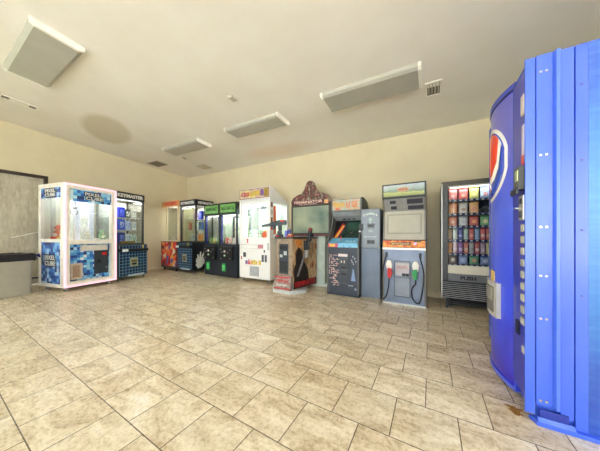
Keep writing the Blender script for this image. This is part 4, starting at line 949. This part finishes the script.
# empty coil in the fourth lane of the second shelf
pts = [(.492+.04*math.cos(a*.5), .07+a*.006, shz[1]+.045+.04*math.sin(a*.5)) for a in range(0, 60)]
pt(r12, 'dispensing_coil', M((170, 172, 176), .3, .6), pts, .0035, 6)
r4l = [('tan snack packet', (206, 150, 110), (226, 190, 150), (180, 120, 90)), ('pale green snack packet', (206, 214, 190), (236, 230, 220), (170, 180, 150)), ('dark blue snack packet', (40, 56, 160), (90, 110, 210), (226, 226, 236)), ('mint white snack packet', (200, 222, 210), (170, 200, 190), (236, 240, 236)), ('red snack packet', (222, 66, 56), (240, 160, 140), (236, 110, 90)), ('light blue snack packet', (140, 176, 226), (90, 130, 200), (206, 220, 240)), ('red and white snack packet', (224, 60, 60), (236, 210, 210), (200, 150, 160)), ('red and orange snack packet', (226, 70, 50), (240, 170, 120), (236, 200, 180))]
r5l = [('orange candy packet', (240, 140, 40), (220, 90, 30), (250, 190, 90)), ('pink and white candy packet', (226, 170, 180), (240, 226, 226), (206, 120, 150)), ('purple candy packet', (150, 70, 180), (226, 200, 230), (190, 120, 210)), ('coral candy packet', (226, 110, 84), (236, 206, 170), (200, 80, 70)), ('grey candy packet', (190, 180, 184), (120, 110, 120), (226, 220, 224)), ('crimson and white candy packet', (206, 50, 60), (240, 226, 226), (226, 140, 140)), ('mauve candy packet', (170, 130, 160), (226, 200, 214), (140, 100, 140)), ('golden candy packet', (206, 184, 120), (226, 212, 170), (170, 140, 80))]
for ri, row in ((3, r4l), (4, r5l)):
    for ci, it in enumerate(row):
        b = bag('%s %s from left on the vending machine %s' % (it[0], ordn[ci], rown[ri]), world(r12, (.105+ci*.0605, .08, shz[ri])), .054, .150 if ri == 3 else .155, *it[1:], tall=True)
        b['group'] = G
for ci, it in enumerate([('brown and white snack bag', (120, 84, 70), (226, 220, 206), (180, 160, 140)), ('light blue snack bag', (140, 160, 220), (196, 206, 236), (110, 130, 200)), ('green bag with a sandwich picture', (70, 160, 110), (200, 70, 40), (236, 214, 150)), ('blue snack bag', (86, 120, 190), (196, 210, 230), (60, 80, 150))]):
    b = bag('%s %s from left on the vending machine bottom shelf' % (it[0], ordn[ci]), world(r12, (.138+ci*.118, .085, shz[5])), .108, .112, *it[1:]); b['group'] = G

# ------------------------------------------------------------------ big blue drinks machine
r13 = thing('soda_machine', 'large blue drinks machine with a round red, white and blue logo', 'vending machine', (.449, 1.68, 0), 0)
SB = M((62, 100, 222), .27, var=.05, scale=3, spec=.8); DB = M((52, 64, 220), .22, var=.06, scale=3); DBD = M((24, 26, 130), .35); SBL = M((76, 114, 228), .27, var=.05, scale=3, spec=.8)
H = 1.965
pb(r13, 'cabinet', SB, (.012, .90, .012, .94, .10, H-.01))
pb(r13, 'base', M((66, 104, 220), .4), (.05, .90, .02, .92, .0, .10))
# side: pressed panels with grooves and a folded ridge
pb(r13, 'side_panel', SB, (.0, .040, .0, .014, .04, H), (.0425, .105, -.004, .014, .10, H), (.133, .180, -.004, .014, .06, H-.003), (.184, .228, -.006, .014, .02, H-.004), bev=.002)
pp(r13, 'folded_ridge', SBL, [(.105, -.004), (.112, -.022), (.126, -.022), (.133, -.004), (.133, .012), (.105, .012)], .10, H-.003, 'z')
t = NT('water_print'); x = t.xyz(); n1 = t.noise(5, 5, .6); 
mp = t.new('ShaderNodeMapping'); mp.inputs['Scale'].default_value = (2, 1, 14); t.link(t.tc.outputs['Object'], mp.inputs[0]); n2 = t.noise(2.0, 5, .65, vec=mp.outputs[0])
f = t.math('ADD', t.math('MULTIPLY', x[2], .5), t.math('MULTIPLY', t.math('ADD', n1.outputs['Fac'], -.5), .35))
col = t.ramp(f, [(.10, lin((34, 60, 168))), (.34, lin((52, 114, 190))), (.62, lin((78, 142, 204))), (.88, lin((50, 88, 186)))]).outputs['Color']
t.base(t.mix(.25, col, t.ramp(n2.outputs['Fac'], [(.3, lin((40, 80, 180))), (.7, lin((104, 162, 214)))]).outputs['Color'])); t.setp(.3)
pb(r13, 'side_decal', t.m, (.228, .90, -.006, .013, .012, H-.004), label='glossy cyan and blue water print on the rear of the side')
for z in (1.873, 1.43, 1.048, .788, .561, .09):
    for xx in (.058, .080):
        MB().lathe([(.006, -.009), (.0055, -.004), (.0055, .0)], (xx, -.0, z if z > .1 else .125), 'y', 10).build('screw', CHROME, r13)
for z in (1.76, 1.38, 1.03, .70): MB().lathe([(.0045, -.010), (.0045, -.005)], (.205, -.0, z), 'y', 8).build('dark_screw', M((40, 60, 140), .4), r13)
# base corner with a lift slot
pp(r13, 'base_flange', SB, [(.04, -.03), (.90, -.03), (.90, .02), (.02, .02)], .0, .022, 'z')
pb(r13, 'lift_slot', M((40, 56, 150), .6), (.055, .16, -.010, .0, .040, .080)); pp(r13, 'slot_lip', SBL, [(-.03, .02), (-.012, .038), (-.004, .038), (-.004, .02)], .045, .18)
# front: recessed coin column and bulged sign door
pb(r13, 'coin_column', M((40, 50, 190), .3), (.006, .06, .012, .225, .10, H-.04))
FY0, FY1, YC = .235, .83, .52
def fx(y): return -.038+.75*(y-YC)**2
def arc(n=24, off=0.0): return [(fx(FY0+(FY1-FY0)*i/n)-off, FY0+(FY1-FY0)*i/n) for i in range(n+1)]
def curved(name, mat, y0, y1, z0, z1, off, th=.006, parent=r13, n=20):
    m = MB(); A = []; 
    for i in range(n+1):
        y = y0+(y1-y0)*i/n; A.append((fx(y)-off, y))
    m.prism(A+[(fx(y1)-off+th, y1)]+[(a+th, b) for a, b in A[::-1][1:-1]]+[(fx(y0)-off+th, y0)], z0, z1, 'z')
    return m.build(name, mat, parent)
pp(r13, 'sign_door', DB, arc()+[(.06, FY1), (.06, FY0)], .025, 1.96, 'z')
curved('door_cap', M((70, 84, 196), .35), FY0, FY1, 1.945, 1.978, .008, .03)
curved('cap_joint_strip', M((16, 18, 70), .5), FY0, FY1, 1.936, 1.945, .004, .02)  # dark strip in the joint below the door cap
curved('door_sill', M((96, 110, 220), .35), FY0, FY1, .012, .035, .008, .03)
pb(r13, 'door_edge', M((56, 78, 226), .3), (.012, .03, FY0-.022, FY0+.004, .03, 1.96), bev=.004)
# print on the door: dusky upper field, middle lightened in place of reflections
t = NT('door_print_sheen'); x = t.xyz(); n1 = t.noise(3, 5, .6)
f = t.math('ADD', t.math('MULTIPLY', x[2], .5), t.math('MULTIPLY', t.math('ADD', n1.outputs['Fac'], -.5), .25))
t.base(t.ramp(f, [(.05, lin((58, 40, 190))), (.25, lin((66, 88, 250))), (.6, lin((80, 104, 246))), (.85, lin((108, 108, 206)))]).outputs['Color']); t.setp(.28)
curved('door_print_sheen', t.m, FY0+.02, FY1-.02, .05, 1.93, .0015, .004)
# round logo: white ring, blue lower wave, red upper wave, white band
LZ, LY, LR = 1.53, .565, .272
def disc(name, mat, off, inside, ny=60, nz=60, th=.003, rad=LR):
    m = MB(); grid = {}
    def V(y, z):
        k = (round(y, 5), round(z, 5))
        if k not in grid: grid[k] = m.bm.verts.new((fx(LY+y)-off, LY+y, LZ+z))
        return grid[k]
    # columns of strips between lower and upper bound
    for i in range(ny):
        ya, yb_ = -rad+2*rad*i/ny, -rad+2*rad*(i+1)/ny
        sa, sb = inside(ya), inside(yb_)
        if not sa and not sb: continue
        sa = sa or (sum(sb)/2,)*2; sb = sb or (sum(sa)/2,)*2
        try: m.bm.faces.new((V(ya, sa[0]), V(yb_, sb[0]), V(yb_, sb[1]), V(ya, sa[1]))).smooth = True
        except ValueError: pass
    bmesh.ops.remove_doubles(m.bm, verts=m.bm.verts[:], dist=1e-5)
    r_ = bmesh.ops.extrude_face_region(m.bm, geom=m.bm.faces[:])
    bmesh.ops.translate(m.bm, vec=(th, 0, 0), verts=[v for v in r_['geom'] if isinstance(v, bmesh.types.BMVert)])
    return m.build(name, mat, r13)
def chord(y, rad): return math.sqrt(rad*rad-y*y) if abs(y) < rad else 0
def circ(rad): return lambda y: (-chord(y, rad), chord(y, rad)) if abs(y) < rad else None
R2 = LR*.86
# the emblem is tilted: upper wave falls towards the near side
def lerp(y, tab):
    for (a, u), (b, v) in zip(tab, tab[1:]):
        if y <= b: return u+(v-u)*(y-a)/(b-a)
    return tab[-1][1]
def w_hi(y): return lerp(y, [(-.3, .6), (-.18, .2), (-.145, .0), (-.05, -.08), (.1, -.10), (.3, -.05)])
def w_lo(y): return lerp(y, [(-.3, .40), (-.21, .12), (-.175, -.05), (-.11, -.12), (.0, -.15), (.3, -.16)])
def red(y):
    if abs(y) >= R2: return None
    c = chord(y, R2); a = max(-c, w_hi(y)); return (a, c) if a < c-.002 else None
def blu(y):
    if abs(y) >= R2: return None
    c = chord(y, R2); b = min(c, w_lo(y)); return (-c, b) if b > -c+.002 else None
LW = M((244, 242, 236), .3, var=.02)
disc('logo_ring', LW, .0045, circ(LR))
disc('logo_blue_disc', M((70, 90, 206), .25), .0062, circ(LR*.90))
disc('logo_white_band', LW, .0075, circ(R2)); disc('logo_red_wave', M((232, 70, 44), .3), .009, red); disc('logo_blue_wave', M((52, 84, 206), .25), .009, blu)
# coin column fittings
CX = .0
sg = pb(r13, 'lit_sign', M((226, 214, 206), .35), (-.004, .01, .014, .062, 1.68, 1.79), bev=.004)
pb(r13, 'instruction_strip', M((214, 206, 226), .4), (-.003, .01, .014, .045, 1.41, 1.62)); pb(r13, 'red_strip', M((210, 60, 60), .4), (-.005, .0, .014, .045, 1.40, 1.45))
ba = pb(r13, 'bill_acceptor', M((58, 60, 56), .4), (-.025, .01, .016, .10, 1.26, 1.39), bev=.008); pb(ba, 'bill_mouth', BLACK, (-.035, -.02, .016, .12, 1.235, 1.27), bev=.006); pb(ba, 'bill_guide', M((190, 200, 150), .4), (-.028, -.022, .02, .06, 1.31, 1.37))
cp = pb(r13, 'coin_plate', M((190, 190, 184), .3, .6), (-.006, .01, .014, .085, 1.09, 1.23), bev=.004)
pb(cp, 'coin_slot', BLACK, (-.009, -.005, .03, .06, 1.18, 1.21)); pb(cp, 'coin_lever', CHROME, (-.02, -.005, .075, .12, 1.155, 1.165), bev=.003); pb(cp, 'change_cup', M((60, 62, 64), .4), (-.009, -.005, .025, .065, 1.105, 1.14))
for i in range(9):
    z = 1.045-i*.0655
    b = pb(r13, 'selection_button', M((196, 196, 180), .35), (-.004, .008, .016, .064, z-.020, z+.020), bev=.004)
pb(r13, 'price_sticker', M((200, 200, 190), .4), (-.002, .008, .014, .05, .345, .38)); pb(r13, 'key_slot', M((20, 24, 70), .5), (-.003, .008, .10, .15, .42, .50), bev=.002)
# delivery port on the curved door
dp = curved('delivery_port', M((214, 212, 204), .3, .3), .375, .66, .42, .665, .026, .03)
curved('port_opening', M((120, 116, 106), .5), .41, .62, .45, .635, .028, .006, dp)
curved('port_flap', M((170, 166, 154), .35, .3), .43, .60, .53, .625, .031, .006, dp)
curved('yellow_tag', M((226, 190, 110), .5), .47, .58, .667, .74, .006, .006, dp)

# dry leaf dirt at the machine's front corner
m = MB(); q = random.Random(12)
for i in range(14):
    x, y, a = q.uniform(-.022, .022), q.uniform(-.04, .04), q.uniform(0, 6.28); l = q.uniform(.012, .024); ca, sa = math.cos(a)*l, math.sin(a)*l; h = q.uniform(.002, .012)
    m.prism([(x-ca, y-sa), (x+sa*.45, y-ca*.45), (x+ca, y+sa), (x-sa*.45, y+ca*.45)], h-.0015, h+.0015, 'z')
m.prism([(.02*math.cos(i*.7), .04*math.sin(i*.7)) for i in range(9)], 0, .003, 'z')
dl = m.build('dry_leaves', M((150, 106, 46), .8, var=.35, scale=60)); dl.location = (.420, 1.725, 0); dl['kind'] = 'stuff'; tag(dl, 'brown dry leaf dirt on the floor at the blue drinks machine corner', 'dirt')

# ------------------------------------------------------------------ bin and liner
r14 = thing('trash_can', 'large grey plastic trash can beside the door with a black liner', 'trash can', (-5.965, 1.065, 0), 105.4)
# local x along the front (right end at 0, bin reaches to -0.66), local y to the rear
def rrect(x0, x1, y0, y1, r_, n=6):
    p = []
    for cx_, cy_, a0 in ((x1-r_, y1-r_, 0), (x0+r_, y1-r_, 90), (x0+r_, y0+r_, 180), (x1-r_, y0+r_, 270)):
        for k in range(n+1): a = R(a0+90*k/n); p.append((cx_+r_*math.cos(a), cy_+r_*math.sin(a)))
    return p
def loft(m, loops):
    rs = [[m.bm.verts.new((x, y, z)) for x, y in lp] for lp, z in loops]; n = len(rs[0])
    for i in range(len(rs)-1):
        for k in range(n): m.bm.faces.new((rs[i][k], rs[i][(k+1) % n], rs[i+1][(k+1) % n], rs[i+1][k])).smooth = True
    m.bm.faces.new(rs[0][::-1]); return rs
m = MB(); f_ = lambda s, z: (rrect(-.70+s, -s, s, .44-s, .06), z)
rs = loft(m, [f_(.03, 0), f_(.026, .01), f_(.012, .60), f_(.0, .605), f_(.0, .66), f_(.012, .66), f_(.016, .60), f_(.034, .03)])
m.bm.faces.new(rs[-1])
m.build('bin_body', M((184, 181, 168), .5, var=.05), r14)
pb(r14, 'rim_band', M((150, 148, 136), .5), (-.64, -.06, -.004, .004, .585, .60), bev=.002)
r15 = thing('trash_bag', 'black plastic liner folded over the rim of the grey trash can', 'trash bag', (-5.965, 1.065, 0), 105.4)
r15.location.z = .66
m = MB(); q = random.Random(2); loops = []
for s, z in ((-.012, -.085), (-.024, -.06), (-.014, -.03), (-.022, .0), (-.010, .03), (.02, .042), (.05, .03), (.06, -.10), (.09, -.22)):
    lp = rrect(-.70+s, -s, s, .44-s, .06, 10)
    lp = [(x+q.uniform(-.008, .008), y+q.uniform(-.008, .008)) for x, y in lp]
    loops.append((lp, z))
n = len(loops[0][0]); rs = [[m.bm.verts.new((x, y, z+q.uniform(-.009, .009))) for x, y in lp] for lp, z in loops]
for i in range(len(rs)-1):
    for k in range(n): m.bm.faces.new((rs[i][k], rs[i][(k+1) % n], rs[i+1][(k+1) % n], rs[i+1][k]))
m.bm.faces.new(rs[-1])
m.build('liner_fold', M((34, 32, 40), .28, var=.3, scale=30), r15, tidy=True)
m = MB(); m.tube([(.042, .06, .02), (.055, .055, .0), (.072, .05, -.03), (.082, .05, -.035)], [.028, .024, .014, .004], 8); m.build('liner_knot', M((36, 34, 96), .3), r15)

# ------------------------------------------------------------------ light, camera, output
w = bpy.data.worlds.new('daylight'); bpy.context.scene.world = w; w.use_nodes = True
nt = w.node_tree; bg = nt.nodes['Background']
tc = nt.nodes.new('ShaderNodeTexCoord'); sx = nt.nodes.new('ShaderNodeSeparateXYZ'); nt.links.new(tc.outputs['Generated'], sx.inputs[0])
rp = nt.nodes.new('ShaderNodeValToRGB'); rp.color_ramp.elements[0].position = .0; rp.color_ramp.elements[0].color = (.93, .98, 1.0, 1); rp.color_ramp.elements[1].position = .6; rp.color_ramp.elements[1].color = (.84, .93, 1.0, 1)
nt.links.new(sx.outputs[2], rp.inputs[0]); nt.links.new(rp.outputs[0], bg.inputs['Color']); bg.inputs['Strength'].default_value = 6.0

sl = bpy.data.lights.new('sun', 'SUN'); sl.energy = 34; sl.angle = R(1); sl.color = (1, 1, 1)
so = bpy.data.objects.new('sun', sl); C.objects.link(so); so.rotation_euler = (R(-32), R(4), 0)

cam = bpy.data.cameras.new('camera'); co = bpy.data.objects.new('camera', cam); C.objects.link(co)
co.location = (0, 0, 1.0); co.rotation_euler = (R(90), 0, R(30.19))
cam.sensor_fit = 'HORIZONTAL'; cam.sensor_width = 36; cam.lens = 36*224/600; cam.shift_y = 10.5/600; cam.clip_start = .05; cam.clip_end = 200
sc = bpy.context.scene; sc.camera = co
sc.view_settings.view_transform = 'Standard'; sc.view_settings.look = 'None'; sc.view_settings.gamma = 1; sc.view_settings.use_curve_mapping = False
sc.view_settings.exposure = 0.41
sc.cycles.use_denoising = True
sc.cycles.max_bounces = 12; sc.cycles.diffuse_bounces = 6; sc.cycles.transparent_max_bounces = 24
sc.cycles.sample_clamp_indirect = 8; sc.cycles.caustics_reflective = False; sc.cycles.caustics_refractive = False
